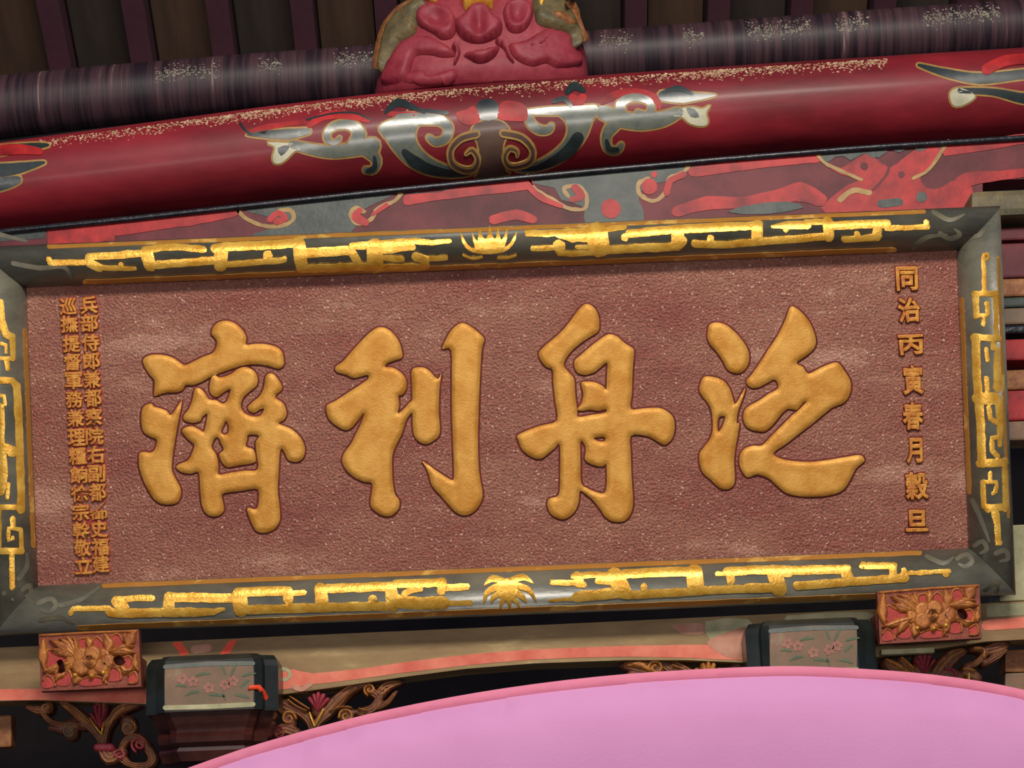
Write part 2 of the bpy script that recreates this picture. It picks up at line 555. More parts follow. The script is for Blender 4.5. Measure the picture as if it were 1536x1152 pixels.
# left trumpet with curl and tail
scroll('cloud_scroll', [S(z1, [(340, 410), (440, 435), (560, 452), (680, 440), (800, 415)], [40, 52, 60, 66, 80]),
                        S(z1, [(690, 420), (725, 350), (680, 300), (600, 300), (545, 335), (545, 385), (590, 400), (612, 372)], [60, 66, 50, 40, 34, 30, 24, 14]),
                        S(z1, [(770, 440), (825, 500), (805, 555), (765, 556)], [70, 44, 34, 30])], 'scroll_mid')
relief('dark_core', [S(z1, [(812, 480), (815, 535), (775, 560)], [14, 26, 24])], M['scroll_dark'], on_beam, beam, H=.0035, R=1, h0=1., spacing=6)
scroll('scroll_bud', [poly(z1([(195, 400), (240, 425), (228, 480), (235, 515), (270, 518), (310, 490), (350, 450), (385, 435), (340, 405), (290, 400)]), 3)], 'scroll_white',
       [poly(z1([(255, 430), (320, 415), (315, 440), (275, 475)]), 2)], 'scroll_dark')
# left crescent with hook
cres = poly(z1([(838, 310), (885, 385), (935, 455), (1005, 525), (1100, 575), (1230, 598), (1330, 592), (1385, 570), (1330, 562), (1240, 535), (1150, 495), (1080, 435), (1048, 370), (1060, 310), (1100, 262), (940, 262)]), 3)
scroll('cloud_scroll', [cres, S(z1, [(960, 268), (1080, 262), (1190, 268)], [60, 60, 50]), S(z1, [(1190, 270), (1238, 310), (1222, 375), (1165, 395), (1128, 370)], [50, 46, 40, 36, 26])], 'scroll_mid')
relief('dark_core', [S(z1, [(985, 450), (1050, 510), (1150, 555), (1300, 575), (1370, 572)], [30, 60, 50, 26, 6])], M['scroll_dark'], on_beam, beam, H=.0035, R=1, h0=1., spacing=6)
# bulb and volutes in the middle
bulb = poly(z2([(28, 345), (45, 300), (100, 275), (180, 272), (228, 300), (248, 345), (215, 390), (205, 470), (225, 560), (240, 580), (60, 602), (70, 560), (75, 470), (60, 390)]), 3)
scroll('scroll_bulb', [bulb], 'scroll_brown')
vl = [S(z1, [(1400, 350), (1310, 375), (1252, 440), (1262, 515), (1325, 552), (1385, 545), (1408, 490), (1375, 440), (1340, 462)], [44, 44, 40, 40, 40, 40, 36, 34, 22])]
vr = [S(z2, [(210, 345), (315, 368), (378, 435), (368, 500), (310, 528), (245, 530), (218, 480), (245, 432), (288, 445), (290, 475)], [44, 44, 40, 40, 36, 36, 34, 34, 30, 18])]
for q in (vl, vr):
    o = relief('volute', q, M['ochre'], on_beam, beam, H=.0045, R=1, h0=1., spacing=6)
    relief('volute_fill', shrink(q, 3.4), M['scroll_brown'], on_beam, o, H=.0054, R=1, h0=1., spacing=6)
# right crescent
cres = poly(z2([(738, 220), (718, 285), (692, 355), (645, 425), (562, 495), (465, 545), (350, 568), (275, 556), (335, 530), (425, 498), (500, 450), (560, 390), (582, 330), (572, 280), (530, 240), (470, 215), (600, 205)]), 3)
scroll('cloud_scroll', [cres, S(z2, [(345, 225), (480, 218), (620, 215), (735, 205)], [24, 40, 44, 40]), S(z2, [(352, 230), (372, 290), (420, 325), (470, 325), (488, 300)], [30, 44, 44, 36, 24])], 'scroll_mid')
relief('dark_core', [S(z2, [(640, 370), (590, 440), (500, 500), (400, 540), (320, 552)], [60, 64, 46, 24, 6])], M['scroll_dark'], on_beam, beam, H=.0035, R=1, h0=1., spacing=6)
# right trumpet
scroll('cloud_scroll', [S(z2, [(785, 225), (880, 262), (1010, 280), (1130, 262), (1220, 225)], [70, 80, 80, 74, 50]),
                        S(z2, [(885, 215), (895, 165), (965, 140), (1045, 158), (1065, 210), (1030, 236), (985, 222)], [50, 46, 40, 36, 32, 28, 20]),
                        S(z2, [(850, 290), (805, 360), (815, 430), (862, 445), (890, 412)], [70, 46, 40, 34, 24])], 'scroll_mid')
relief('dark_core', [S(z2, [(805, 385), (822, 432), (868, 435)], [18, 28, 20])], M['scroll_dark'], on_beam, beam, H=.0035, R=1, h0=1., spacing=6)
scroll('scroll_bud', [poly(z2([(1190, 245), (1240, 250), (1290, 290), (1360, 303), (1390, 280), (1378, 230), (1400, 185), (1360, 205), (1300, 195), (1230, 205)]), 3)], 'scroll_white',
       [poly(z2([(1265, 200), (1310, 205), (1340, 250), (1290, 250)]), 2)], 'scroll_mid')
# dark stalk over the bulb, small red and dark clouds along the crown of the log
relief('stalk', [poly(z2([(55, 190), (95, 150), (150, 155), (185, 190), (175, 262), (80, 268)]), 2)], M['scroll_dark'], on_beam, beam, H=.002, R=1, h0=1., spacing=6)
for P in ([(0, 210), (40, 190), (70, 230), (70, 280), (20, 300), (-40, 280), (-60, 230)], [(180, 230), (200, 170), (260, 160), (340, 190), (345, 270), (250, 275), (185, 262)]):
    relief('red_cloud', [poly(z2(P), 3)], M['red_bright'], on_beam, beam, H=.002, R=1, h0=1., spacing=6)
for zz, P, wd in ((z1, [(440, 300), (520, 250), (640, 240), (780, 275)], [30, 40, 44, 20]), (z2, [(780, 175), (850, 130), (960, 110), (1080, 140), (1110, 200)], [20, 40, 40, 40, 20]),
                  (z1, [(60, 345), (200, 310), (420, 280)], [10, 30, 20]), (z1, [(900, 235), (980, 240), (1070, 235)], [26, 30, 24]), (z2, [(610, 140), (640, 170), (670, 140)], [40, 56, 40])):
    relief('red_cloud', [S(zz, P, wd)], M['red_bright'], on_beam, beam, H=.0015, R=1, h0=1., spacing=6)
for zz, P, wd in ((z1, [(880, 225), (950, 170), (1050, 205), (1100, 225)], [20, 44, 24, 20]), (z1, [(1110, 215), (1230, 230)], 20), (z1, [(420, 270), (560, 235), (700, 230), (790, 270)], 9), (z1, [(40, 290), (70, 330), (110, 355)], 12),
                  (z2, [(580, 110), (620, 75), (670, 100)], [30, 44, 30]), (z2, [(500, 165), (560, 150), (600, 190)], [20, 30, 20]), (z2, [(1130, 110), (1220, 90), (1300, 120)], [16, 34, 14])):
    relief('dark_cloud', [S(zz, P, wd)], M['scroll_dark'], on_beam, beam, H=.0022, R=1, h0=1., spacing=6)
# ends of the neighbouring scrolls at both sides of the picture
scroll('cloud_scroll', [stroke([(-60, 240), (0, 226), (50, 220), (72, 218)], [10, 14, 10, 4]), stroke([(-60, 262), (0, 256), (30, 252), (66, 244)], [30, 20, 16, 4]), stroke([(-60, 282), (0, 276), (26, 270)], [24, 20, 12])], 'scroll_dark')
relief('red_cloud', [stroke([(-40, 232), (20, 225), (60, 228)], [14, 16, 10])], M['red_bright'], on_beam, beam, H=.0035, R=1, h0=1., spacing=6)
scroll('cloud_scroll', [stroke([(1378, 98), (1420, 110), (1470, 118), (1530, 112), (1600, 105)], [4, 12, 16, 14, 14]), stroke([(1440, 136), (1490, 138), (1540, 148), (1600, 148)], [8, 10, 16, 20])], 'scroll_dark')
scroll('scroll_bud', [poly([(1425, 140), (1438, 132), (1456, 138), (1462, 146), (1446, 157), (1430, 158)], 3)], 'scroll_white')
relief('red_cloud', [stroke([(1480, 105), (1510, 92), (1560, 88)], [16, 16, 14])], M['red_bright'], on_beam, beam, H=.0035, R=1, h0=1., spacing=6)

# ================================================================== painted board under the beam
edge = lambda x: float(np.interp(x, [b[0] for b in bot], [b[1] for b in bot]))
YB = 5.66
board = prism_y('painted_board', [(-90, edge(-60) + 2)] + [(x, edge(x) + 2) for x in range(0, 1601, 80)] + [(1640, 262), (1474, 272), (1474, 470), (-90, 470)], YB, 5.74, M['burgundy'])
tag(board, 'burgundy board painted with red and slate clouds, tucked under the red beam', 'board')
on_board = proj_y(YB)
bd = [at_y(x, edge(x) + 3, YB - .006) for x in range(-80, 1601, 40)]
bv, bf = [], []
for p in bd:
    for k in range(8):
        t = 2 * math.pi * k / 8
        bv.append((p.x, p.y + .011 * math.cos(t), p.z + .009 * math.sin(t)))
for i in range(len(bd) - 1):
    for k in range(8):
        bf.append((i * 8 + k, i * 8 + (k + 1) % 8, (i + 1) * 8 + (k + 1) % 8, (i + 1) * 8 + k))
obj('bead', mesh('bead', bv, bf, True), M['bead'], board)


def bp(name, prims, m_, H=.002):
    return relief(name, prims, M[m_], on_board, board, H=H * .6, R=1, h0=1., spacing=14, base=-.002, jitter=.4)


def under(x0, x1, d0, d1, n=12, amp=0., ph=0.):
    """band hanging below the bead from x0 to x1, between d0 and d1 pixels under it"""
    xs = np.linspace(x0, x1, n)
    t = [(x, edge(x) + d0) for x in xs]
    b = [(x, edge(x) + d1 + amp * math.sin(i * 1.9 + ph)) for i, x in enumerate(xs)]
    return ('p', np.array(t + b[::-1]))


bp('slate_cloud', [poly([(-60, 352), (70, 344), (66, 358), (-60, 366)], 1)], 'slate')
bp('slate_cloud', [under(170, 360, 2, 8, 12, 2.5)], 'slate')
bp('red_cloud', [under(72, 172, 8, 34, 8, 2)], 'red_bright')
bp('red_cloud', [stroke([(175, 345), (230, 338), (300, 328), (352, 318)], [18, 16, 16, 14])], 'red_bright', .003)
bp('slate_cloud', [poly([(368, 308), (540, 288), (605, 282), (575, 300), (540, 318), (525, 350), (380, 356), (400, 345), (440, 335), (400, 325)], 2)], 'slate')
bp('ochre_line', [stroke([(355, 310), (366, 326), (392, 338), (418, 340), (440, 330), (436, 316), (420, 316)], 6)], 'ochre', .003)
bp('red_cloud', [stroke([(405, 330), (418, 320), (428, 328), (414, 334)], 9)], 'red_bright', .004)
bp('ochre_line', [stroke([(606, 284), (592, 302), (568, 312), (556, 330), (536, 336), (526, 322), (534, 312), (546, 318)], 6)], 'ochre', .003)
bp('red_cloud', [stroke([(548, 334), (534, 326), (540, 316)], [12, 14, 8]), stroke([(560, 322), (580, 308)], 6)], 'red_bright', .004)
bp('slate_cloud', [under(612, 792, 1, 8, 14, 3)], 'slate')
bp('red_cloud', [stroke([(612, 300), (660, 294), (720, 284), (790, 274)], [16, 12, 18, 22])], 'red_bright', .003)
bp('red_cloud', [stroke([(740, 330), (775, 322), (800, 330)], [14, 16, 12])], 'red_bright', .003)
bp('slate_cloud', [poly([(800, 268), (1035, 246), (1030, 258), (1000, 272), (968, 280), (958, 300), (965, 336), (880, 340), (878, 312), (842, 300), (832, 282)], 2)], 'slate')
bp('ochre_line', [stroke([(791, 264), (800, 282), (826, 298), (850, 312), (876, 314), (880, 296), (868, 280), (846, 282), (852, 294)], 6)], 'ochre', .003)
bp('red_cloud', [stroke([(862, 282), (872, 294), (858, 300)], [12, 12, 8]), stroke([(790, 276), (810, 296), (842, 310)], [10, 10, 6])], 'red_bright', .004)
bp('ochre_line', [stroke([(1035, 244), (1026, 258), (1004, 268), (1000, 286), (982, 302), (960, 292), (958, 276), (972, 268)], 6)], 'ochre', .003)
bp('red_cloud', [blob(974, 280, 12), blob(981, 262, 5), stroke([(1000, 290), (1005, 272), (1025, 262)], 10)], 'red_bright', .004)
bp('red_cloud', [blob(916, 313, 15)], 'red_bright', .004)
bp('slate_cloud', [under(1040, 1210, 1, 7, 14, 2)], 'slate')
bp('red_cloud', [stroke([(1040, 258), (1090, 252), (1150, 243), (1224, 234)], [16, 14, 16, 20])], 'red_bright', .003)
bp('red_cloud', [stroke([(1015, 318), (1060, 305), (1110, 304), (1165, 296), (1200, 288), (1230, 300)], [16, 20, 16, 22, 30, 20])], 'red_bright', .003)
bp('slate_cloud', [poly([(1092, 318), (1130, 307), (1180, 303), (1206, 312), (1150, 322)], 2)], 'slate', .004)
bp('red_cloud', [poly([(1226, 238), (1262, 252), (1300, 230), (1335, 252), (1370, 226), (1418, 214), (1400, 250), (1380, 268), (1400, 285), (1440, 268), (1460, 290), (1430, 318), (1240, 322), (1260, 286), (1290, 268), (1260, 262)], 3)], 'red_bright', .003)
bp('slate_cloud', [under(1232, 1330, 3, 16, 10, 5)], 'slate', .004)
bp('slate_cloud', [under(1340, 1410, 2, 10, 8, 4)], 'slate', .004)
bp('ochre_line', [stroke([(1222, 228), (1236, 244), (1264, 258), (1292, 270)], 5)], 'ochre', .005)
bp('ochre_line', [stroke([(1422, 212), (1408, 234), (1392, 256), (1370, 268)], 5)], 'ochre', .005)
bp('ochre_line', [stroke([(1260, 300), (1280, 286), (1304, 290)], 8)], 'ochre', .005)
bp('burgundy_petal', [blob(1296, 250, 6), blob(1352, 262, 5), stroke([(1310, 285), (1330, 262), (1334, 240)], 4)], 'burgundy', .0045)
bp('slate_cloud', [stroke([(1322, 306), (1348, 304)], 12)], 'slate', .005)
bp('slate_cloud', [blob(1382, 296, 8)], 'slate', .005)
bp('red_cloud', [stroke([(1420, 226), (1470, 218), (1540, 208), (1600, 204)], [16, 18, 14, 14])], 'red_bright', .003)
bp('red_cloud', [stroke([(1430, 290), (1450, 270), (1500, 264), (1560, 256)], [16, 22, 14, 12])], 'red_bright', .004)

# dust lying along the crown of the beam and on the purlin: nobody could count it
def dust(name, tr, spots, sizes, m_, label, par, org):
    v, f = [], []
    for (x, y), s in zip(spots, sizes):
        d = ray(x, y).normalized()
        hit, n, *_ = tr.ray_cast(C, d)
        if hit is None: continue
        if n.dot(d) > 0: n = -n
        t = Vector((1, 0, 0)); b = n.cross(t).normalized()
        k = len(v)
        a0 = random.random() * 6.28
        for q in range(4):
            a = a0 + q * 1.571
            v.append(hit + (t * math.cos(a) * random.uniform(.7, 1.5) + b * math.sin(a)) * s)
        v.append(hit + n * s * random.uniform(.4, 1.0))
        f += [(k, k + 1, k + 4), (k + 1, k + 2, k + 4), (k + 2, k + 3, k + 4), (k + 3, k, k + 4)]
    o = obj(name, mesh(name, [q - org for q in v], f), M[m_], par); tag(o, label, kind='stuff')
    return o


tp = lambda x: float(np.interp(x, [t[0] for t in top], [t[1] for t in top]))
sp, sz = [], []
for i in range(5200):
    x = random.uniform(60, 1330)
    dens = .35 + .65 * abs(math.sin(x * .013) * math.cos(x * .0047 + 1))
    if random.random() > dens: continue
    sp.append((x, tp(x) + 4 + abs(random.gauss(0, 6)))); sz.append(random.uniform(.0012, .0036))
dust('dust', tree, sp, sz, 'dust', 'tan dust and flakes lying along the crown of the red beam', beam, B0)
pu = lambda x: float(np.interp(x, [0, 250, 500, 1000, 1540], [160, 135, 114, 80, 40]))
sp, sz = [], []
for i in range(2600):
    x = random.uniform(190, 560) if random.random() < .35 else random.uniform(900, 1500)
    if math.sin(x * .05) + math.sin(x * .021 + 2) < -.2: continue
    sp.append((x, pu(x) - 24 + random.gauss(0, 6))); sz.append(random.uniform(.001, .0033))
dust('dust', purlin_bvh, sp, sz, 'dust_grey', 'grey dust flecks sticking to the dark purlin', purlin, Vector((0, 0, 0)))

# ================================================================== carved boss standing on the beam
YS = 5.86
bossE = empty('carved_boss', at_y(724, 135, 5.74)); E0 = bossE.location.copy()
tag(bossE, 'red carved boss with lobed petals and a gold top, standing on the beam', 'carved boss')
prof = [(560, 886, 140), (565, 883, 110), (569, 879, 80), (577, 872, 52), (590, 860, 26), (606, 844, 0), (628, 822, -26), (650, 800, -50), (690, 760, -62)]
v, f = [], []
NS = 28
for xl, xr, y in prof:
    yy = y + 12
    a, b = at_y(xl, yy + 4 - 0, YS), at_y(xr, yy - 8, YS)
    cx, rx, zc = (a.x + b.x) / 2, (b.x - a.x) / 2, (a.z + b.z) / 2
    for k in range(NS):
        t = 2 * math.pi * k / NS
        ct, st = math.cos(t), math.sin(t)
        v.append(Vector((cx + rx * math.copysign(abs(ct) ** .7, ct), YS + .16 * math.copysign(abs(st) ** .8, st) * (rx / .32) * (1 if st < 0 else .25), zc - .02 * ct * 0)))
for i in range(len(prof) - 1):
    for k in range(NS):
        f.append((i * NS + k, i * NS + (k + 1) % NS, (i + 1) * NS + (k + 1) % NS, (i + 1) * NS + k))
f.append(tuple(range(NS))); f.append(tuple(range((len(prof) - 1) * NS, len(prof) * NS)))
bt = BVHTree.FromPolygons(v, f)
obj('body', mesh('body', [p - E0 for p in v], f, True), M['carve_red'], bossE)
on_boss = proj_bvh(bt, YS - .15, E0)
za = lambda P: Z(540, 0, 4.151, P)
sq_ = lambda P: [(754 + (x - 754) * .955, y) for x, y in P]
cr = lambda nm, P, m_, H, R=9, n=3, **kw: relief(nm, [poly(za(sq_(P)), n)], M[m_], on_boss, bossE, H=H, R=R, spacing=4, h0=.1, **kw)
cr('wave', [(110, 520), (190, 330), (270, 250), (400, 230), (540, 290), (585, 350), (500, 360), (430, 345), (330, 350), (300, 420), (260, 500)], 'carve_red', .022)
cr('wave', [(940, 275), (1040, 255), (1150, 195), (1210, 185), (1330, 225), (1345, 300), (1410, 400), (1250, 425), (1180, 395), (1090, 415), (1000, 385), (950, 335)], 'carve_red', .022)
cr('wave', [(250, 510), (290, 445), (380, 440), (420, 470), (560, 430), (600, 460), (560, 520), (400, 530)], 'carve_red', .014)
def dent(x, y, rx, ry, k):
    cx_, cy_ = za(sq_([(x, y)]))[0]
    return lambda V, d, h: h * (1 - k * np.exp(-(((V[:, 0] - cx_) / (rx / 4.151)) ** 2 + ((V[:, 1] - cy_) / (ry / 4.151)) ** 2)))


cr('petal', [(340, 150), (345, 90), (390, 50), (450, 38), (520, 50), (565, 80), (592, 130), (590, 200), (560, 240), (500, 250), (450, 215), (400, 190)], 'carve_red', .034, hfun=dent(468, 130, 70, 55, .8))
cr('petal', [(900, 60), (950, 15), (1020, 5), (1092, 60), (1080, 130), (1040, 190), (980, 210), (930, 190), (905, 130)], 'carve_red', .034, hfun=dent(985, 105, 50, 60, .8))
cr('petal', [(580, 150), (640, 115), (680, 65), (740, 42), (800, 65), (840, 115), (892, 155), (880, 220), (830, 250), (760, 272), (700, 270), (640, 250), (600, 210)], 'carve_red', .042, hfun=dent(745, 180, 32, 70, .7))
cr('petal', [(640, 345), (700, 330), (800, 312), (872, 292), (850, 350), (790, 390), (730, 397), (680, 372)], 'carve_red', .034)
for P, wd in (([(590, 290), (610, 330), (590, 400)], [40, 34, 14]), ([(860, 260), (910, 300), (930, 350), (955, 390)], [40, 36, 30, 10]), ([(1060, 300), (1120, 285), (1170, 230)], [30, 36, 20])):
    relief('tendril', [stroke(za(P), np.array(wd) / 4.151)], M['carve_red'], on_boss, bossE, H=.03, R=5, spacing=4, h0=.1)
cr('side_leaf', [(105, 470), (112, 380), (150, 220), (205, 120), (270, 65), (330, 30), (400, 0), (430, -60), (330, -60), (420, 60), (350, 90), (335, 200), (260, 250), (190, 320), (140, 440)], 'carve_olive', .03, 6)
cr('side_leaf', [(1090, 0), (1160, -20), (1250, 0), (1310, 80), (1370, 190), (1395, 290), (1345, 300), (1330, 215), (1210, 180), (1120, 150), (1100, 80)], 'carve_olive', .03, 6)
for P in ([(110, 440), (135, 290), (180, 170), (260, 80), (380, 15)], [(1300, 30), (1350, 140), (1395, 270)], [(270, 90), (290, 150), (330, 190)]):
    relief('leaf_rib', [stroke(za(sq_(P)), 4)], M['carve_brown'], on_boss, bossE, H=.034, R=3, spacing=4)
cr('gold_crown', [(630, -40), (640, 50), (660, 70), (690, 40), (740, 30), (790, 45), (815, 60), (832, 40), (830, -60), (730, -90)], 'gilt', .048, 6)
cr('gold_leaf', [(400, -10), (420, 10), (460, 15), (470, -10), (440, -30)], 'gilt', .045, 4)
cr('gold_leaf', [(1060, -10), (1100, 10), (1110, 70), (1140, 90), (1150, 40), (1120, -20)], 'gilt', .045, 4)
cr('olive_leaf', [(1190, 110), (1260, 110), (1330, 150), (1340, 200), (1270, 180), (1210, 150)], 'carve_brown', .038, 4)

# ================================================================== plaque
PC = (746.0, 626.75)                     # photo pixel of the middle of its board
HU, HV = 698.0, 223.3                    # half size of the board in photo pixels
WT, WB, WS = 64.0, 73.0, 67.0            # widths of the top, bottom and side rails
RH = .06                                 # height of the rounded rails
d0 = ray(*PC)
PCw = C + d0 * D
PO = PCw - AY * ((HV + WB) * K)          # foot of the plaque
plaque = empty('plaque', PO); plaque.rotation_euler = (math.pi / 2 + TH, 0, 0)
tag(plaque, 'wide dark red plaque with four large gilt characters in a black and gold frame', 'plaque')
V0 = (HV + WB) * K


def PL(px, py, w):
    """photo pixel -> plaque coordinates at height w above its board"""
    P = C + ray(px, py) * (D - w) - PO
    return Vector((P.dot(AX), P.dot(AY), w))


def bar(u0, v0, u1, v1, w0, w1):
    return box_verts((u0 * K, v0 * K + V0, w0), (u1 * K, v1 * K + V0, w1))


obj('panel', mesh('panel', *bar(-HU - 4, -HV - 4, HU + 4, HV + 4, -.03, 0)), M['panel'], plaque)


def prof_w(t):
    s = min(abs(2 * t - 1), 1.0)
    return .006 + RH * (1 - s ** 2.15) ** .56


def rail(name, a, b, c, d):
    """inner edge a-b, outer edge d-c (board pixels, v up)"""
    a, b, c, d = [np.array(q, float) for q in (a, b, c, d)]
    ts = [0.5 - 0.5 * math.cos(math.pi * i / 22) for i in range(23)]
    v, f = [], []
    for t in ts:
        w_ = prof_w(t)
        for q in (a + (d - a) * t, b + (c - b) * t):
            v.append((q[0] * K, q[1] * K + V0, w_))
    n = len(ts)
    for q in (d, c, a, b): v.append((q[0] * K, q[1] * K + V0, -.035))
    for i in range(n - 1): f.append((2 * i, 2 * i + 1, 2 * i + 3, 2 * i + 2))
    f += [(2 * n - 2, 2 * n - 1, 2 * n + 1, 2 * n), (0, 2 * n + 2, 2 * n + 3, 1), (2 * n, 2 * n + 1, 2 * n + 3, 2 * n + 2)]
    f += [tuple([2 * i for i in range(n)] + [2 * n, 2 * n + 2]), tuple([2 * i + 1 for i in range(n)] + [2 * n + 1, 2 * n + 3])]
    me = mesh(name, v, f)
    for i, p in enumerate(me.polygons): p.use_smooth = i < n - 1
    return obj(name, me, M['rail'], plaque)


g = 0.6
rail('frame_rail', (-HU, HV), (HU, HV), (HU + WS - g, HV + WT), (-HU - WS + g, HV + WT))
rail('frame_rail', (-HU, -HV), (HU, -HV), (HU + WS - g, -HV - WB), (-HU - WS + g, -HV - WB))
rail('frame_rail', (HU, -HV + g), (HU, HV - g), (HU + WS, HV + WT), (HU + WS, -HV - WB))
rail('frame_rail', (-HU, -HV + g), (-HU, HV - g), (-HU - WS, HV + WT), (-HU - WS, -HV - WB))


def rail_proj(side):
    def tw(p):
        u, v_ = p.x / K, (p.y - V0) / K
        t = {'t': (v_ - HV) / WT, 'b': (-HV - v_) / WB, 'r': (u - HU) / WS, 'l': (-HU - u) / WS}[side]
        return min(max(t, .003), .997)
    dirn = {'t': Vector((0, 1, 0)), 'b': Vector((0, -1, 0)), 'r': Vector((1, 0, 0)), 'l': Vector((-1, 0, 0))}[side]
    wid = {'t': WT, 'b': WB, 'r': WS, 'l': WS}[side] * K

    def f(px, py, h):
        w_ = .03
        for _ in range(7):
            p = PL(px, py, w_); t = tw(p); w_ = .5 * w_ + .5 * prof_w(t)
        p = PL(px, py, prof_w(t))
        e = .02
        sl_ = (prof_w(min(t + e, 1)) - prof_w(max(t - e, 0))) / ((min(t + e, 1) - max(t - e, 0)) * wid)
        n = (Vector((0, 0, 1)) - dirn * max(-3, min(3, sl_))).normalized()
        return p + n * h
    return f


RP = {s: rail_proj(s) for s in 'tbrl'}


def fret(side, x0, y0, s, strokes, name='gilt_fret', H=.002, m_='gilt', fat=1.12):
    prims = []
    for P, wd in strokes:
        if len(P) == 1: prims.append(blob(x0 + P[0][0] / s, y0 + P[0][1] / s, wd / s))
        else:
            q = Z(x0, y0, s, P)
            wdd = wd / s * fat if np.isscalar(wd) else np.array(wd) / s * fat
            L = np.asarray(q)                              # keep the corners of the fret: no smoothing, only denser points
            d_ = []
            for a, b in zip(L[:-1], L[1:]):
                n = max(1, int(np.linalg.norm(b - a) / 7))
                d_ += [a + (b - a) * k / n for k in range(n)]
            d_.append(L[-1])
            prims.append(stroke(d_, wdd, 1))
    return relief(name, prims, M[m_], RP[side], plaque, H=H, R=1.2, h0=.75, spacing=4, base=-.001, jitter=.4)


# --- top rail, three long frets and the lotus
fret('t', 60, 320, 3.84, [([(50, 265), (65, 280)], 28), ([(60, 285), (275, 283)], 30), ([(285, 250), (420, 245), (600, 230)], 36), ([(600, 212), (690, 200), (780, 196), (900, 204), (942, 212)], 34), ([(285, 255), (290, 290), (345, 312)], 44),
    ([(340, 312), (545, 318)], 24), ([(465, 298)], 16), ([(612, 225), (635, 300)], 62), ([(620, 300), (800, 287), (1020, 270)], 40)])
fret('t', 60, 320, 3.84, [([(1008, 205), (1060, 195), (1280, 186), (1490, 172)], 46), ([(1045, 215), (1040, 295)], 70), ([(1040, 298), (1200, 284), (1405, 270)], 30), ([(1312, 242)], 28), ([(1408, 262)], 16),
    ([(1490, 172), (1505, 290)], 66), ([(1515, 230), (1660, 222), (1790, 215)], 48), ([(1790, 215), (1825, 270)], 44), ([(1800, 190), (1950, 180), (2160, 162), (2260, 170), (2360, 162)], [36, 40, 40, 30, 22]),
    ([(1500, 320), (1720, 312), (1920, 302)], 38), ([(1930, 190), (1930, 300)], 84), ([(1980, 200), (2150, 195)], [60, 30]), ([(1990, 256), (2085, 262)], 30), ([(1950, 314), (2220, 308)], 34), ([(2165, 248), (2215, 265), (2220, 300)], 46), ([(2220, 262), (2335, 256)], 28)])
zl = lambda P: Z(440, 310, 3.84, P)
relief('gilt_lotus', [poly(zl([(962, 145), (985, 190), (1010, 225), (1045, 240), (1036, 200), (1028, 145), (1045, 183), (1062, 200), (1064, 180), (1075, 128), (1086, 165), (1105, 187), (1120, 165), (1131, 108), (1146, 165), (1163, 187), (1171, 165), (1177, 123), (1186, 150), (1196, 192), (1215, 170), (1232, 128), (1232, 180), (1218, 232), (1250, 208), (1270, 175), (1288, 143), (1280, 190), (1255, 232), (1215, 260), (1140, 272), (1060, 268), (1010, 252), (975, 210)]), 2),
    stroke(zl([(980, 278), (1030, 298), (1085, 290)]), 3.6), stroke(zl([(1180, 295), (1230, 295), (1280, 280)]), 3.6)], M['gilt'], RP['t'], plaque, H=.0022, R=1.2, h0=.75, spacing=4, base=-.001)
fret('t', 780, 300, 3.84, [([(42, 192), (120, 195), (250, 188), (400, 178)], 34), ([(200, 205), (300, 222), (390, 220)], [10, 40, 40]), ([(440, 190), (455, 265)], 112), ([(490, 172), (600, 160)], 28), ([(75, 280), (190, 276)], 28), ([(225, 266)], 38), ([(205, 270), (225, 305), (300, 310), (470, 300)], 28),
    ([(330, 270), (480, 276)], 22), ([(470, 290), (700, 275), (910, 268)], 42), ([(630, 195), (760, 182), (900, 170), (1100, 160), (1375, 148)], 44), ([(605, 216)], 22), ([(905, 180), (908, 255)], 66), ([(935, 236)], 28), ([(1370, 145), (1365, 215)], 58)])
fret('t', 780, 300, 3.84, [([(1005, 250), (1100, 255), (1200, 255), (1400, 237), (1580, 225), (1780, 207)], 38), ([(1098, 222)], 22)])
fret('t', 1136, 290, 3.84, [([(90, 192), (150, 186), (290, 182)], [20, 46, 44]), ([(280, 168), (420, 165)], 30), ([(405, 165), (412, 250)], 54), ([(430, 187), (600, 181), (745, 176)], 44), ([(165, 212)], 16), ([(500, 264), (600, 260), (700, 245)], 32), ([(575, 236)], 18),
    ([(692, 195), (690, 245)], 48), ([(745, 202), (880, 199), (980, 194)], 26), ([(974, 165), (976, 195)], 28)])
# --- bottom rail
fret('b', 60, 850, 3.84, [([(175, 268), (192, 242), (400, 240)], 28), ([(400, 258), (450, 268), (720, 262)], 46), ([(445, 200), (480, 235)], 60), ([(470, 190), (580, 180), (645, 182)], 32), ([(745, 180), (742, 255)], 58), ([(760, 177), (1000, 180), (1150, 182)], 48), ([(720, 264), (860, 262), (1000, 258), (1055, 245)], [46, 46, 42, 20]),
    ([(1140, 150), (1300, 142), (1430, 140)], 48), ([(1148, 170), (1160, 245)], 78), ([(1430, 150), (1430, 190)], 52), ([(1450, 155), (1520, 150)], 28), ([(1160, 250), (1350, 242), (1630, 235), (1830, 228), (2020, 226)], 46),
    ([(1617, 130), (1622, 205)], 66), ([(1652, 127), (1832, 122), (2032, 112)], 46), ([(1917, 187)], 26), ([(2022, 140), (2034, 222)], 66), ([(2050, 102), (2182, 97), (2322, 92)], 44), ([(2317, 90), (2312, 142)], 44), ([(2322, 122), (2455, 117)], 36), ([(2100, 155), (2152, 132), (2190, 130)], 30), ([(2062, 197), (2182, 212), (2322, 207)], 66), ([(2322, 212), (2480, 207)], 26)])
zb = lambda P: Z(420, 840, 3.84, P)
st = lambda P, a: stroke(zb(P), np.array(a) / 3.84)
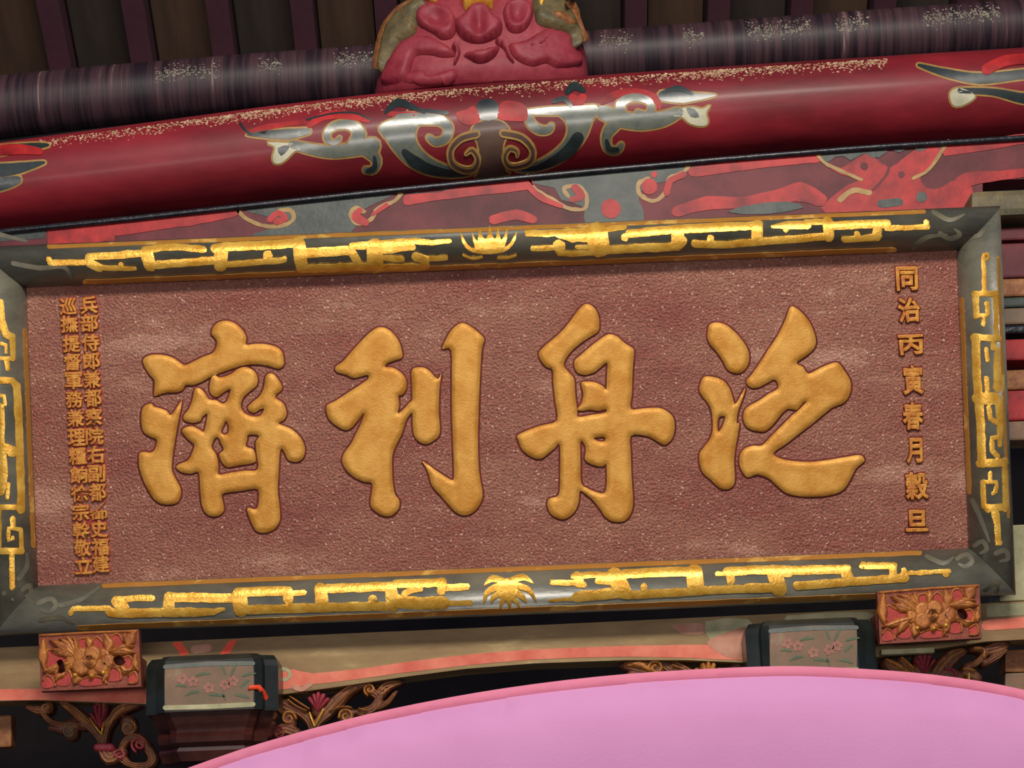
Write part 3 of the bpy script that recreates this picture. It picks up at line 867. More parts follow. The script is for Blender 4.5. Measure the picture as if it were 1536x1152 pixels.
relief('gilt_flower', [blob(420 + 1310 / 3.84, 840 + 170 / 3.84, 66 / 3.84), st([(1300, 130), (1225, 108), (1178, 145)], [40, 40, 8]), st([(1260, 150), (1195, 185), (1173, 248)], [40, 34, 6]), st([(1270, 190), (1228, 215), (1218, 242)], [40, 30, 10]),
    st([(1290, 215), (1275, 250), (1268, 278)], [40, 22, 4]), st([(1318, 225), (1322, 255), (1324, 285)], [36, 20, 4]), st([(1345, 218), (1365, 245), (1380, 268)], [36, 22, 6]), st([(1365, 190), (1400, 215), (1420, 242)], [40, 30, 8]), st([(1365, 150), (1430, 170), (1478, 238)], [40, 32, 5]), st([(1325, 125), (1400, 100), (1458, 135)], [40, 38, 6])],
    M['gilt'], RP['b'], plaque, H=.0022, R=1.2, h0=.75, spacing=4, base=-.001)
fret('b', 780, 830, 3.84, [([(185, 170), (300, 170), (370, 182)], 28), ([(310, 132), (420, 125), (560, 125)], 32), ([(330, 130), (342, 175)], 46), ([(450, 158), (520, 165)], 36), ([(170, 272), (300, 260), (450, 240)], [14, 24, 40]), ([(330, 250), (560, 225)], 54), ([(545, 130), (590, 212)], 86), ([(600, 122), (800, 110), (1010, 105)], 48),
    ([(1005, 110), (1012, 185)], 84), ([(620, 240), (900, 225), (1200, 205), (1500, 200)], 42), ([(715, 190), (715, 225)], 34), ([(1135, 120), (1190, 120)], 22), ([(1205, 110), (1212, 158)], 44), ([(1195, 108), (1350, 98), (1440, 100), (1550, 112)], 46), ([(1465, 115), (1495, 205)], 76)])
fret('b', 1120, 800, 3.84, [([(140, 210), (280, 215), (580, 207)], 46), ([(160, 225), (182, 320)], 74), ([(0, 312), (190, 312)], 46), ([(565, 210), (590, 270)], 56), ([(290, 302), (450, 290), (640, 275), (915, 256)], 42), ([(285, 292)], 16), ([(668, 188), (850, 188)], 34), ([(672, 185)], 22), ([(842, 190), (846, 252)], 38),
    ([(905, 215), (905, 260)], 28), ([(920, 230), (1165, 218)], 24), ([(1148, 236)], 18)])
# --- right rail
fret('r', 1420, 260, 3.388, [([(202, 440), (214, 425), (205, 408), (190, 412), (184, 430), (190, 500), (190, 600)], [10, 14, 16, 18, 20, 20, 22]), ([(140, 612), (250, 612)], 26), ([(147, 615), (152, 728)], 26), ([(152, 726), (208, 716), (205, 672)], 20), ([(203, 662)], 13), ([(190, 735), (186, 768)], 20), ([(247, 605), (252, 830)], 22)])
fret('r', 1236, 500, 5.12, [([(1150, 30), (1335, 40)], 46), ([(1165, 30), (1175, 300), (1190, 500), (1205, 700), (1215, 1000)], 58), ([(1300, 60), (1300, 115)], 36), ([(1245, 120), (1258, 210)], 28), ([(1330, 120), (1328, 250), (1332, 420)], [30, 50, 60]), ([(1245, 345), (1255, 440)], 34), ([(1185, 500), (1310, 500)], 84),
    ([(1265, 565), (1278, 655), (1330, 690)], 34), ([(1340, 520), (1352, 700), (1348, 860)], [56, 46, 30]), ([(1350, 795), (1290, 805), (1290, 900), (1330, 945)], 34), ([(1200, 1000), (1385, 992)], 58), ([(1385, 975), (1390, 1180)], 38)])
fret('r', 1236, 700, 5.12, [([(1390, 150), (1392, 330)], 38), ([(1388, 0), (1390, 160)], 38), ([(1222, 118), (1228, 300), (1262, 335)], 36), ([(1222, 118), (1325, 118), (1318, 190)], 30), ([(1298, 205)], 16), ([(1276, 50), (1276, 115)], 28), ([(1245, 312), (1395, 312)], 46), ([(1310, 340), (1330, 450), (1336, 575)], [60, 42, 40]), ([(1325, 600), (1358, 598), (1358, 578)], 14)])
# --- left rail
fret('l', 0, 380, 3.972, [([(0, 290), (8, 400), (35, 480), (70, 500)], 38), ([(72, 490), (76, 628)], 28), ([(5, 540), (36, 548), (36, 590)], 20), ([(-40, 625), (80, 626)], 22), ([(40, 635), (46, 688)], 26), ([(-60, 540), (-60, 626)], 26)])
fret('l', 0, 380, 3.972, [([(-90, 755), (70, 757), (98, 790)], 36), ([(98, 790), (106, 900), (116, 1150), (118, 1250), (124, 1420), (122, 1530)], 40), ([(-30, 845), (24, 848), (30, 900)], 22), ([(10, 910), (10, 1150)], 34), ([(40, 1150), (70, 1180)], [30, 60]), ([(15, 1150), (22, 1330), (5, 1420)], 44), ([(50, 1375), (44, 1460)], 20), ([(-90, 1515), (120, 1512)], 30)])
fret('l', 0, 640, 3.6, [([(70, 495), (70, 540)], 24), ([(70, 600), (46, 618), (46, 548), (110, 556)], 20), ([(112, 556), (116, 668)], 22), ([(-80, 672), (116, 672)], 32), ([(65, 690), (66, 868)], 26), ([(-6, 440), (-6, 670)], 28)])


# --- thin gold fillets along the rails (board pixels, v up), and faded clouds at the corners
def uv_px(u, v):
    c, s = math.cos(RL), math.sin(RL)
    return (PC[0] + u * c - v * s * 1.0, PC[1] - v * c - u * s)


def fillet(side, u0, v0, u1, v1, wd, m_):
    n = 60
    pts = [uv_px(u0 + (u1 - u0) * i / n, v0 + (v1 - v0) * i / n) for i in range(n + 1)]
    relief('gilt_fillet', [stroke(pts, wd, 1)], M[m_], RP[side], plaque, H=.0012, R=1, h0=1., spacing=5, base=-.001, jitter=.3)


fillet('t', -662, HV + WT - 4.5, 652, HV + WT - 4.5, 5.5, 'fillet')
fillet('t', -610, HV + 5, 605, HV + 5, 7, 'fillet')
fillet('b', -600, -HV - 5, 625, -HV - 5, 6.5, 'fillet')
fillet('b', -640, -HV - WB + 7, 560, -HV - WB + 7, 7, 'fillet')
fillet('r', HU + 5, 150, HU + 5, -140, 6, 'fillet')
fillet('r', HU + WS - 5, 210, HU + WS - 5, -180, 4, 'fillet')
fillet('l', -HU - 5, 160, -HU - 5, -165, 6, 'fillet')
for side, lst in (('t', [[(20, 395), (60, 402), (95, 400), (108, 418)], [(0, 352), (40, 362)], [(1400, 318), (1424, 330), (1446, 322)], [(1410, 350), (1424, 358), (1440, 352), (1432, 344)], [(1370, 372), (1390, 356), (1420, 352)]]),
                  ('b', [[(58, 905), (76, 898), (84, 908), (74, 918), (62, 914)], [(90, 908), (120, 900), (150, 880)], [(60, 930), (90, 926), (110, 936)], [(1436, 838), (1450, 832), (1458, 842), (1448, 850), (1438, 846)], [(1478, 885), (1496, 872), (1496, 890)], [(1390, 835), (1415, 845), (1430, 836)]]),
                  ('r', [[(1446, 372), (1452, 360), (1470, 352), (1480, 342)], [(1458, 750), (1472, 780), (1484, 812)], [(1494, 830), (1508, 826), (1512, 838), (1500, 842)], [(1462, 818), (1474, 812), (1480, 824), (1470, 830)]]),
                  ('l', [[(6, 400), (24, 410)], [(28, 868), (40, 850), (40, 830)], [(34, 884), (44, 878), (46, 890), (38, 894)], [(6, 890), (20, 900)]])):
    for P in lst:
        relief('corner_cloud', [stroke(P, [7] * (len(P) - 1) + [3])], M['cloud'], RP[side], plaque, H=.0007, R=1, h0=1., spacing=5, base=-.001)

# --- the four large characters
on_panel = PL


def character(label, polys, holes):
    o = relief('large_character', [poly(p, 3) for p in polys], M['letter'], on_panel, plaque, holes=[poly(h, 3) for h in holes], H=.012, R=8, h0=.45, spacing=4.2, base=-.002)
    o['label'] = label
    relief('carved_edge', [stroke(smooth_pts(p, 2), 5.5, 1, True) for p in polys + holes], M['groove'], on_panel, o, H=.0012, R=2, spacing=8, base=-.001)  # dark outline carries the character's shadow in its colour
    return o


zz = lambda P: Z(180, 460, 3.2, P)
character('raised gilt character 濟', [
    zz([(440, 130), (450, 95), (480, 72), (520, 68), (560, 85), (590, 115), (607, 150), (605, 182), (650, 178), (700, 180), (745, 190), (775, 212), (785, 245), (785, 280), (765, 298), (730, 290), (690, 280), (640, 277), (590, 282), (540, 298), (490, 315), (440, 335), (395, 360), (350, 377), (315, 378), (300, 400), (270, 412), (230, 412), (195, 420), (165, 428), (165, 395), (165, 355), (145, 330), (125, 300), (110, 262), (125, 240), (160, 230), (210, 232), (255, 245), (285, 265), (310, 280), (350, 265), (400, 240), (445, 222), (462, 195), (465, 165), (450, 145)]),
    zz([(150, 465), (120, 475), (105, 500), (103, 550), (110, 595), (135, 620), (165, 632), (178, 645), (170, 680), (150, 700), (115, 697), (93, 707), (92, 760), (105, 815), (130, 870), (160, 920), (195, 945), (240, 950), (275, 940), (292, 905), (290, 870), (270, 830), (250, 790), (250, 740), (258, 680), (268, 620), (278, 560), (290, 500), (297, 450), (275, 480), (245, 520), (225, 500), (190, 487), (165, 480)]),
    zz([(600, 290), (640, 305), (660, 340), (655, 380), (620, 410), (590, 440), (580, 480), (600, 512), (640, 527), (675, 522), (692, 490), (670, 495), (645, 510), (620, 500), (615, 480), (640, 455), (670, 430), (690, 390), (700, 335), (720, 320), (745, 330), (775, 375), (775, 400), (745, 435), (785, 465), (800, 515), (785, 545), (762, 562), (815, 582), (865, 625), (887, 675), (880, 725), (850, 745), (810, 738), (795, 710), (780, 685), (768, 695), (762, 780), (757, 880), (765, 950), (768, 1020), (745, 1065), (700, 1085), (655, 1078), (632, 1040), (612, 985), (615, 965), (650, 972), (664, 950), (662, 878), (600, 882), (540, 890), (490, 902), (497, 950), (497, 982), (475, 1003), (440, 1007), (410, 990), (393, 950), (385, 880), (378, 797), (340, 802), (295, 795), (270, 772), (285, 755), (325, 738), (345, 705), (357, 665), (330, 640), (298, 602), (312, 580), (350, 575), (385, 592), (403, 600), (412, 565), (420, 515), (395, 530), (385, 550), (350, 558), (312, 548), (305, 525), (330, 492), (347, 450), (360, 395), (385, 393), (410, 418), (428, 445), (465, 450), (492, 465), (515, 450), (530, 400), (500, 410), (470, 432), (445, 428), (430, 400), (436, 350), (452, 325), (478, 340), (530, 325), (565, 300)])],
    [zz([(510, 548), (522, 575), (520, 605), (500, 615), (485, 600), (497, 570)]),
     zz([(470, 628), (487, 660), (498, 688), (478, 705), (480, 725), (495, 755), (518, 770), (570, 762), (635, 752), (652, 735), (640, 685), (605, 672), (610, 640), (618, 615), (668, 620), (652, 650), (655, 700), (662, 780), (600, 787), (530, 797), (473, 805), (473, 765), (462, 710), (440, 675), (450, 640)])])
zz = lambda P: Z(470, 460, 3.2, P)
character('raised gilt character 利', [
    zz([(310, 100), (350, 103), (385, 130), (412, 170), (425, 215), (425, 245), (395, 258), (355, 272), (345, 290), (380, 292), (420, 315), (445, 350), (445, 395), (425, 425), (408, 430), (412, 470), (405, 512), (430, 495), (462, 460), (475, 445), (473, 370), (472, 310), (490, 293), (530, 292), (560, 310), (585, 338), (602, 345), (615, 318), (608, 370), (603, 440), (603, 520), (608, 600), (590, 635), (545, 660), (510, 650), (485, 620), (477, 570), (475, 512), (455, 530), (440, 560), (425, 610), (400, 660), (380, 710), (378, 780), (382, 850), (392, 900), (412, 930), (410, 970), (375, 1003), (340, 1005), (300, 985), (275, 955), (278, 910), (282, 850), (240, 840), (190, 815), (155, 780), (138, 740), (150, 700), (180, 660), (205, 610), (230, 560), (245, 510), (215, 545), (180, 585), (150, 592), (115, 575), (75, 540), (62, 490), (70, 470), (110, 450), (170, 410), (225, 375), (262, 348), (262, 328), (230, 335), (190, 343), (160, 328), (115, 315), (105, 290), (140, 265), (180, 220), (230, 165), (270, 125)]),
    zz([(712, 78), (760, 98), (805, 135), (820, 160), (810, 200), (803, 280), (797, 400), (793, 520), (790, 640), (793, 760), (803, 840), (812, 890), (808, 930), (785, 970), (750, 998), (710, 1000), (675, 980), (640, 940), (600, 895), (570, 860), (555, 810), (540, 770), (520, 740), (560, 765), (610, 800), (650, 825), (672, 830), (675, 780), (670, 640), (665, 500), (665, 350), (662, 212), (625, 203), (620, 195), (635, 160), (665, 110)])], [])
zz = lambda P: Z(760, 430, 3.114, P)
character('raised gilt character 舟', [
    zz([(370, 80), (408, 97), (428, 135), (433, 180), (425, 212), (390, 235), (345, 265), (300, 305), (272, 345), (268, 372), (292, 402), (315, 432), (320, 500), (330, 580), (335, 608), (400, 598), (462, 588), (462, 572), (430, 580), (390, 575), (350, 580), (330, 572), (350, 545), (358, 500), (348, 450), (375, 443), (415, 447), (450, 465), (465, 478), (468, 420), (470, 360), (445, 372), (410, 400), (370, 412), (335, 405), (318, 380), (318, 345), (345, 320), (385, 285), (430, 250), (475, 222), (515, 232), (550, 262), (585, 285), (595, 305), (588, 400), (585, 500), (580, 570), (640, 568), (710, 566), (750, 582), (778, 612), (785, 655), (775, 705), (745, 738), (715, 730), (680, 708), (640, 695), (580, 698), (580, 780), (582, 860), (587, 940), (590, 1010), (580, 1060), (550, 1095), (500, 1098), (465, 1080), (440, 1045), (405, 1000), (370, 970), (342, 955), (335, 1010), (315, 1055), (275, 1085), (240, 1083), (205, 1060), (190, 1020), (200, 990), (235, 980), (248, 950), (250, 850), (248, 740), (225, 755), (190, 785), (155, 805), (115, 795), (75, 765), (55, 720), (50, 695), (100, 670), (160, 648), (235, 625), (228, 540), (218, 450), (215, 390), (185, 375), (160, 345), (150, 310), (180, 275), (240, 225), (290, 170), (330, 115)])],
    [zz([(345, 725), (365, 740), (370, 770), (365, 805), (385, 825), (420, 838), (450, 840), (465, 830), (468, 880), (465, 945), (450, 965), (415, 958), (375, 940), (348, 915), (345, 820)]),
     zz([(405, 708), (440, 702), (460, 705), (458, 722), (430, 722)])])
zz = lambda P: Z(1030, 440, 3.49, P)
character('raised gilt character 泛', [
    zz([(120, 165), (155, 152), (205, 165), (250, 200), (290, 245), (320, 295), (328, 340), (315, 385), (285, 415), (250, 418), (215, 400), (190, 355), (160, 310), (125, 270), (110, 235), (112, 195)]),
    zz([(90, 437), (150, 440), (195, 460), (225, 500), (242, 550), (252, 580), (275, 550), (300, 505), (308, 500), (290, 560), (268, 620), (262, 680), (275, 680), (268, 740), (255, 810), (248, 880), (252, 950), (248, 1000), (220, 1025), (185, 1025), (155, 1005), (125, 975), (85, 940), (68, 890), (68, 840), (90, 805), (120, 765), (135, 720), (135, 650), (125, 600), (100, 560), (72, 525), (68, 490)]),
    zz([(545, 70), (578, 80), (620, 120), (648, 160), (670, 215), (677, 260), (660, 298), (615, 335), (575, 365), (610, 385), (638, 420), (700, 390), (760, 365), (795, 365), (825, 405), (855, 455), (858, 510), (840, 555), (810, 580), (760, 600), (710, 640), (650, 690), (590, 735), (520, 790), (455, 835), (480, 860), (540, 875), (640, 882), (740, 872), (840, 855), (910, 847), (930, 870), (925, 885), (885, 920), (860, 970), (820, 1030), (760, 1055), (680, 1065), (590, 1062), (520, 1045), (470, 1005), (430, 970), (370, 950), (320, 963), (295, 940), (278, 900), (278, 850), (300, 815), (345, 798), (395, 795), (440, 750), (500, 690), (550, 640), (582, 614), (628, 567), (608, 575), (575, 610), (530, 605), (490, 640), (450, 690), (410, 722), (370, 722), (320, 705), (298, 665), (300, 620), (325, 590), (380, 560), (430, 525), (480, 495), (462, 452), (420, 470), (370, 495), (330, 490), (312, 460), (340, 425), (385, 360), (430, 290), (480, 215), (520, 130)])],
    [zz([(165, 655), (200, 645), (190, 690), (165, 725)])])

# --- small inscriptions
dg = None


def glyph_mesh(ch, size, offset, extrude, bevel):
    cu = bpy.data.curves.new('glyph', 'FONT')
    cu.body = ch; cu.size = size; cu.align_x = 'CENTER'; cu.align_y = 'CENTER'
    cu.extrude = extrude; cu.bevel_depth = bevel; cu.bevel_resolution = 1; cu.offset = offset
    cu.resolution_u = 4
    t = bpy.data.objects.new('glyph', cu); COL.objects.link(t)
    bpy.context.view_layer.update()
    me = bpy.data.meshes.new_from_object(t.evaluated_get(bpy.context.evaluated_depsgraph_get()))
    bpy.data.objects.remove(t); bpy.data.curves.remove(cu)
    co = np.array([v.co[:] for v in me.vertices])
    c = (co.min(0) + co.max(0)) / 2; ext = co.max(0) - co.min(0)
    for v in me.vertices:
        v.co.x -= c[0]; v.co.y -= c[1]
    return me, ext


def small_char(ch, px, py, wpx, hpx, bold, ground):
    p = PL(px, py, 0)
    me, ext = glyph_mesh(ch, 36 * K, bold * 36 * K, .0035, .0017)
    o = obj('small_character', me, M['small_letter'], plaque)
    o['label'] = 'small gilt character ' + ch
    o.location = (p.x, p.y, .003)
    o.scale = (wpx * K / ext[0], hpx * K / ext[1], 1)
    o.rotation_euler.z = random.uniform(-.03, .03)
    m2, e2 = glyph_mesh(ch, 36 * K, (bold + .02) * 36 * K, .0004, .003)
    g_ = obj('carved_edge', m2, M[ground], o); g_.location.z = -.0036
    return o


for ch, x, y, w_, h_ in (('同', 1360, 418, 31, 36), ('治', 1363, 465, 32, 37), ('丙', 1366, 517, 36, 30), ('寅', 1369, 570, 30, 44), ('春', 1369, 624, 30, 41), ('月', 1371, 676, 23, 38), ('穀', 1375, 729, 34, 41), ('旦', 1375, 781, 32, 32)):
    small_char(ch, x, y, w_ + 2, h_ + 1, .012, 'groove')
ys = [460, 486.5, 516, 543, 571, 599, 627, 656, 684, 712, 740, 768, 795, 822, 848]
for i, (a, b) in enumerate(zip('巡撫提督軍務兼理糧餉徐宗幹敬立', '兵部侍郎兼都察院右副都御史福建')):
    t = i / 14
    small_char(a, 103 + 21 * t + (2 if i > 1 else 0), ys[i], 27, 26.5, .008, 'groove_bright')
    small_char(b, 133.5 + 18.5 * t, ys[i] - 2, 27, 27, .008, 'groove_bright')
# ================================================================== carved supports under the plaque
YF = 5.385


def support(quad, label, seed, holes):
    xs = [q[0] for q in quad]
    a = at_y(quad[3][0], quad[3][1], YF); c = at_y(quad[1][0], quad[1][1], YF)
    e = empty('carved_support', (0.5 * (a.x + c.x), YF, a.z)); E = e.location.copy()
    tag(e, label, 'carved block', 'carved blocks that hold the plaque')
    pts = [at_y(x, y, YF) for x, y in quad]
    zt = min(pts[2].z, pts[3].z)
    sh = box('shelf', (a.x - E.x + .006, .03, .02), (c.x - E.x - .006, 5.54 - YF, .045), M['support_dark'], e)
    box('back_block', (a.x - E.x + .006, .07, .045), (c.x - E.x - .006, 5.54 - YF, .085), M['support_dark'], e)
    on = lambda px, py, h: at_y(px, py, YF) + Vector((0, -h, 0)) - E
    def L(u, v_):                      # u,v in 0..1 across the face
        t = np.array(quad[0]) * (1 - u) + np.array(quad[1]) * u
        b = np.array(quad[3]) * (1 - u) + np.array(quad[2]) * u
        return tuple(t * (1 - v_) + b * v_)
    hp = [poly([L(*q) for q in hx], 2) for hx in holes]
    relief('face_board', [('p', np.array(quad, float))], M['support_dark'], on, e, holes=hp, H=0., R=1, spacing=8, base=-.03, cap=True)

    def clear(prim):                                   # only pieces that reach a hole are cut by it
        lo_, hi_ = prim[1].min(0) - 12, prim[1].max(0) + 12
        return [h_ for h_ in hp if np.all(h_[1].max(0) > lo_) and np.all(h_[1].min(0) < hi_)]

    def rel(nm, P, wd, m_, H, R=3):
        p_ = stroke([L(*q) for q in P], wd)
        return relief(nm, [p_], M[m_], on, e, holes=clear(p_), H=H, R=R, spacing=3, h0=.15, base=-.002)
    r_ = random.Random(seed)
    # gilt ground with red pockets, fan leaves and a peony in the middle
    def pk(P):
        p_ = poly([L(min(max(u + r_.uniform(-.015, .015), .02), .98), w_) for u, w_ in P], 3)
        relief('pocket', [p_], M['support_red'], on, e, holes=clear(p_), H=.003, R=1, h0=1., spacing=6, base=-.002)
    for P in ([(.36, .32), (.38, .16), (.46, .11), (.52, .18), (.58, .1), (.64, .2), (.63, .34), (.5, .3)], [(.72, .26), (.73, .1), (.8, .07), (.84, .2), (.8, .3)], [(.06, .36), (.1, .28), (.15, .34), (.22, .4), (.28, .4), (.28, .58), (.18, .56), (.1, .6)],
              [(.15, .7), (.22, .6), (.29, .66), (.32, .8), (.28, .92), (.18, .9)], [(.03, .82), (.07, .72), (.13, .8), (.15, .92), (.04, .95)], [(.4, .84), (.5, .78), (.62, .82), (.66, .92), (.5, .95), (.4, .93)], [(.67, .74), (.73, .64), (.8, .72), (.8, .86), (.7, .88)], [(.84, .48), (.9, .46), (.93, .58), (.9, .7), (.85, .66)], [(.88, .8), (.95, .74), (.96, .92), (.88, .93)]):
        pk(P)
        ring_ = [L(min(max(u, .02), .98), w_) for u, w_ in P]
        rs_ = stroke(ring_[:max(4, len(ring_) - 2)], 3.2)
        relief('scrollwork', [rs_], M['support_gold'], on, e, holes=clear(rs_), H=.009, R=1.6, h0=.4, spacing=3, base=-.002)
    rel('border', [(.02, .03), (.5, .02), (.98, .03)], 4, 'support_gold', .008)
    for P, wd in (([(.36, .42), (.26, .26), (.12, .12)], [6, 10, 6]), ([(.36, .4), (.29, .2), (.2, .1)], [5, 8, 5]), ([(.37, .38), (.33, .2), (.28, .08)], [5, 7, 4]), ([(.38, .36), (.37, .2), (.35, .07)], [5, 6, 4]), ([(.34, .44), (.22, .34), (.12, .28)], [6, 10, 5]),
                  ([(.5, .34), (.51, .18), (.49, .07)], [7, 8, 5]), ([(.66, .4), (.69, .22), (.66, .06)], [7, 11, 8]), ([(.7, .4), (.82, .36), (.97, .42)], [7, 10, 6]), ([(.7, .38), (.84, .31), (.96, .3)], [6, 8, 5]), ([(.88, .3), (.9, .16), (.96, .06)], [6, 12, 10]), ([(.86, .2), (.88, .08)], [6, 8]),
                  ([(.32, .55), (.2, .6), (.1, .66), (.03, .68)], [8, 10, 8, 4]), ([(.3, .6), (.22, .7), (.16, .86)], [7, 9, 6]), ([(.66, .6), (.78, .62), (.86, .72), (.95, .7)], [8, 8, 10, 5]), ([(.68, .62), (.66, .78), (.62, .9)], [8, 8, 6]), ([(.04, .1), (.04, .4), (.05, .65)], [8, 10, 8]), ([(.97, .45), (.96, .6), (.97, .72)], 8), ([(.34, .66), (.36, .8), (.34, .92)], [8, 10, 6])):
        P = [(min(max(u + r_.uniform(-.012, .012), .02), .98), min(max(w_ + r_.uniform(-.015, .015), .04), .94)) for u, w_ in P]
        wl = np.broadcast_to(np.asarray(wd, float), (len(P),)) * np.interp(np.linspace(0, 1, len(P)), [0, .5, 1], [.9, 1.75, .35])
        rel('leaf', P, wl, 'support_gold', .011 + .004 * r_.random(), 2.5)
        rel('leaf_vein', P[:-1] + [tuple(np.array(P[-1]) * .85 + np.array(P[-2]) * .15)], 1.4, 'carve_gold', .0165, 1)
    for k, (u, w_, q) in enumerate(((.35, .5, 13), (.43, .43, 14), (.54, .41, 14), (.63, .46, 14), (.68, .54, 12), (.42, .62, 14), (.53, .64, 14), (.62, .62, 13), (.51, .52, 13))):
        relief('petal', [blob(*L(u, w_), q)], M['support_gold'], on, e, holes=clear(blob(*L(u, w_), q)), H=.012 + .004 * (k % 3), R=3, spacing=3, h0=.6, base=-.002)
    for q in (7, 3.5):
        relief('flower_heart', [stroke([(L(.51, .52)[0] + q * math.cos(t_), L(.51, .52)[1] + q * math.sin(t_)) for t_ in np.linspace(0, 5.6, 12)], 2.6)], M['carve_gold'], on, e, H=.032, R=1.5, spacing=2, h0=.3, base=-.002)
    for u, w_ in ((.36, .76), (.52, .78), (.64, .74)):
        relief('bud', [blob(*L(u, w_), 4.5)], M['gilt'], on, e, H=.024, R=4.5, spacing=2.5, h0=.2, base=-.002)
    return e


support([(58, 951), (208, 944), (212, 1030), (61, 1037)], 'carved red and gold block under the plaque with two black pierced holes', 1, [[(.17, .5), (.22, .46), (.24, .55), (.25, .68), (.18, .7), (.19, .6)], [(.74, .48), (.8, .44), (.86, .56), (.8, .62), (.75, .58)]])
support([(1316, 887), (1469, 876), (1473, 957), (1320, 966)], 'carved red and gold block under the plaque with one black pierced hole', 2, [[(.77, .46), (.83, .44), (.87, .56), (.85, .64), (.79, .6)]])

# ================================================================== light painted lintel with an arched underside
YL = 5.56
ltop = [(-80, 975), (57, 969), (215, 964), (412, 955), (800, 938), (1310, 914), (1480, 905), (1620, 897)]
lbot = [(1620, 955), (1480, 962), (1320, 985), (1120, 994), (1030, 990), (940, 990), (800, 995), (700, 1003), (600, 1016), (500, 1031), (412, 1043), (300, 1052), (215, 1056), (57, 1050), (-80, 1054)]
lintel = prism_y('painted_lintel', ltop + lbot, YL, 5.68, M['tan'])
tag(lintel, 'tan painted lintel with a salmon border along its arched lower edge', 'beam')
on_l = proj_y(YL)
lp = lambda nm, prims, m_, H=.002: relief(nm, prims, M[m_], on_l, lintel, H=H * .6, R=1, h0=1., spacing=14, base=-.002, jitter=.3)
lp('salmon_border', [stroke([(-80, 1043), (57, 1042), (215, 1044)], [17, 16, 22])], 'salmon')
lp('salmon_border', [stroke([(412, 1022), (440, 1018), (470, 1018), (530, 1012), (600, 1002), (700, 990), (800, 982), (940, 977), (1030, 977), (1080, 978), (1122, 976)], [26, 28, 16, 15, 15, 16, 15, 17, 20, 22, 30], 2)], 'salmon')
lp('salmon_border', [stroke([(1480, 938), (1560, 932), (1620, 928)], 16)], 'salmon')
lp('painted_curl', [stroke([(412, 1006), (428, 1004), (436, 1012), (428, 1020), (420, 1016)], 5)], 'pale_green', .004)
lp('painted_curl', [stroke([(440, 1030), (452, 1034), (466, 1026)], 7)], 'salmon_dull', .004)
lp('painted_flame', [poly([(258, 964), (272, 962), (284, 980), (272, 984)], 1)], 'vermilion')
lp('painted_flame', [poly([(330, 982), (342, 962), (356, 958), (346, 980)], 1)], 'vermilion')
lp('painted_flame', [stroke([(292, 974), (312, 972)], 12)], 'salmon_dull')
lp('painted_patch', [poly([(1010, 938), (1052, 934), (1056, 950), (1030, 952), (1016, 946)], 2)], 'salmon_dull')
lp('painted_patch', [poly([(1060, 965), (1078, 952), (1100, 946), (1122, 942), (1122, 985), (1090, 986)], 2)], 'salmon_dull', .003)
lp('painted_patch', [poly([(1058, 932), (1122, 928), (1122, 945), (1084, 955), (1066, 962)], 2)], 'pale_green')
lp('painted_patch', [poly([(1180, 924), (1300, 918), (1300, 930), (1200, 936)], 2)], 'pale_green')
lp('painted_patch', [poly([(1480, 908), (1620, 900), (1620, 918), (1480, 926)], 1)], 'pale_green')

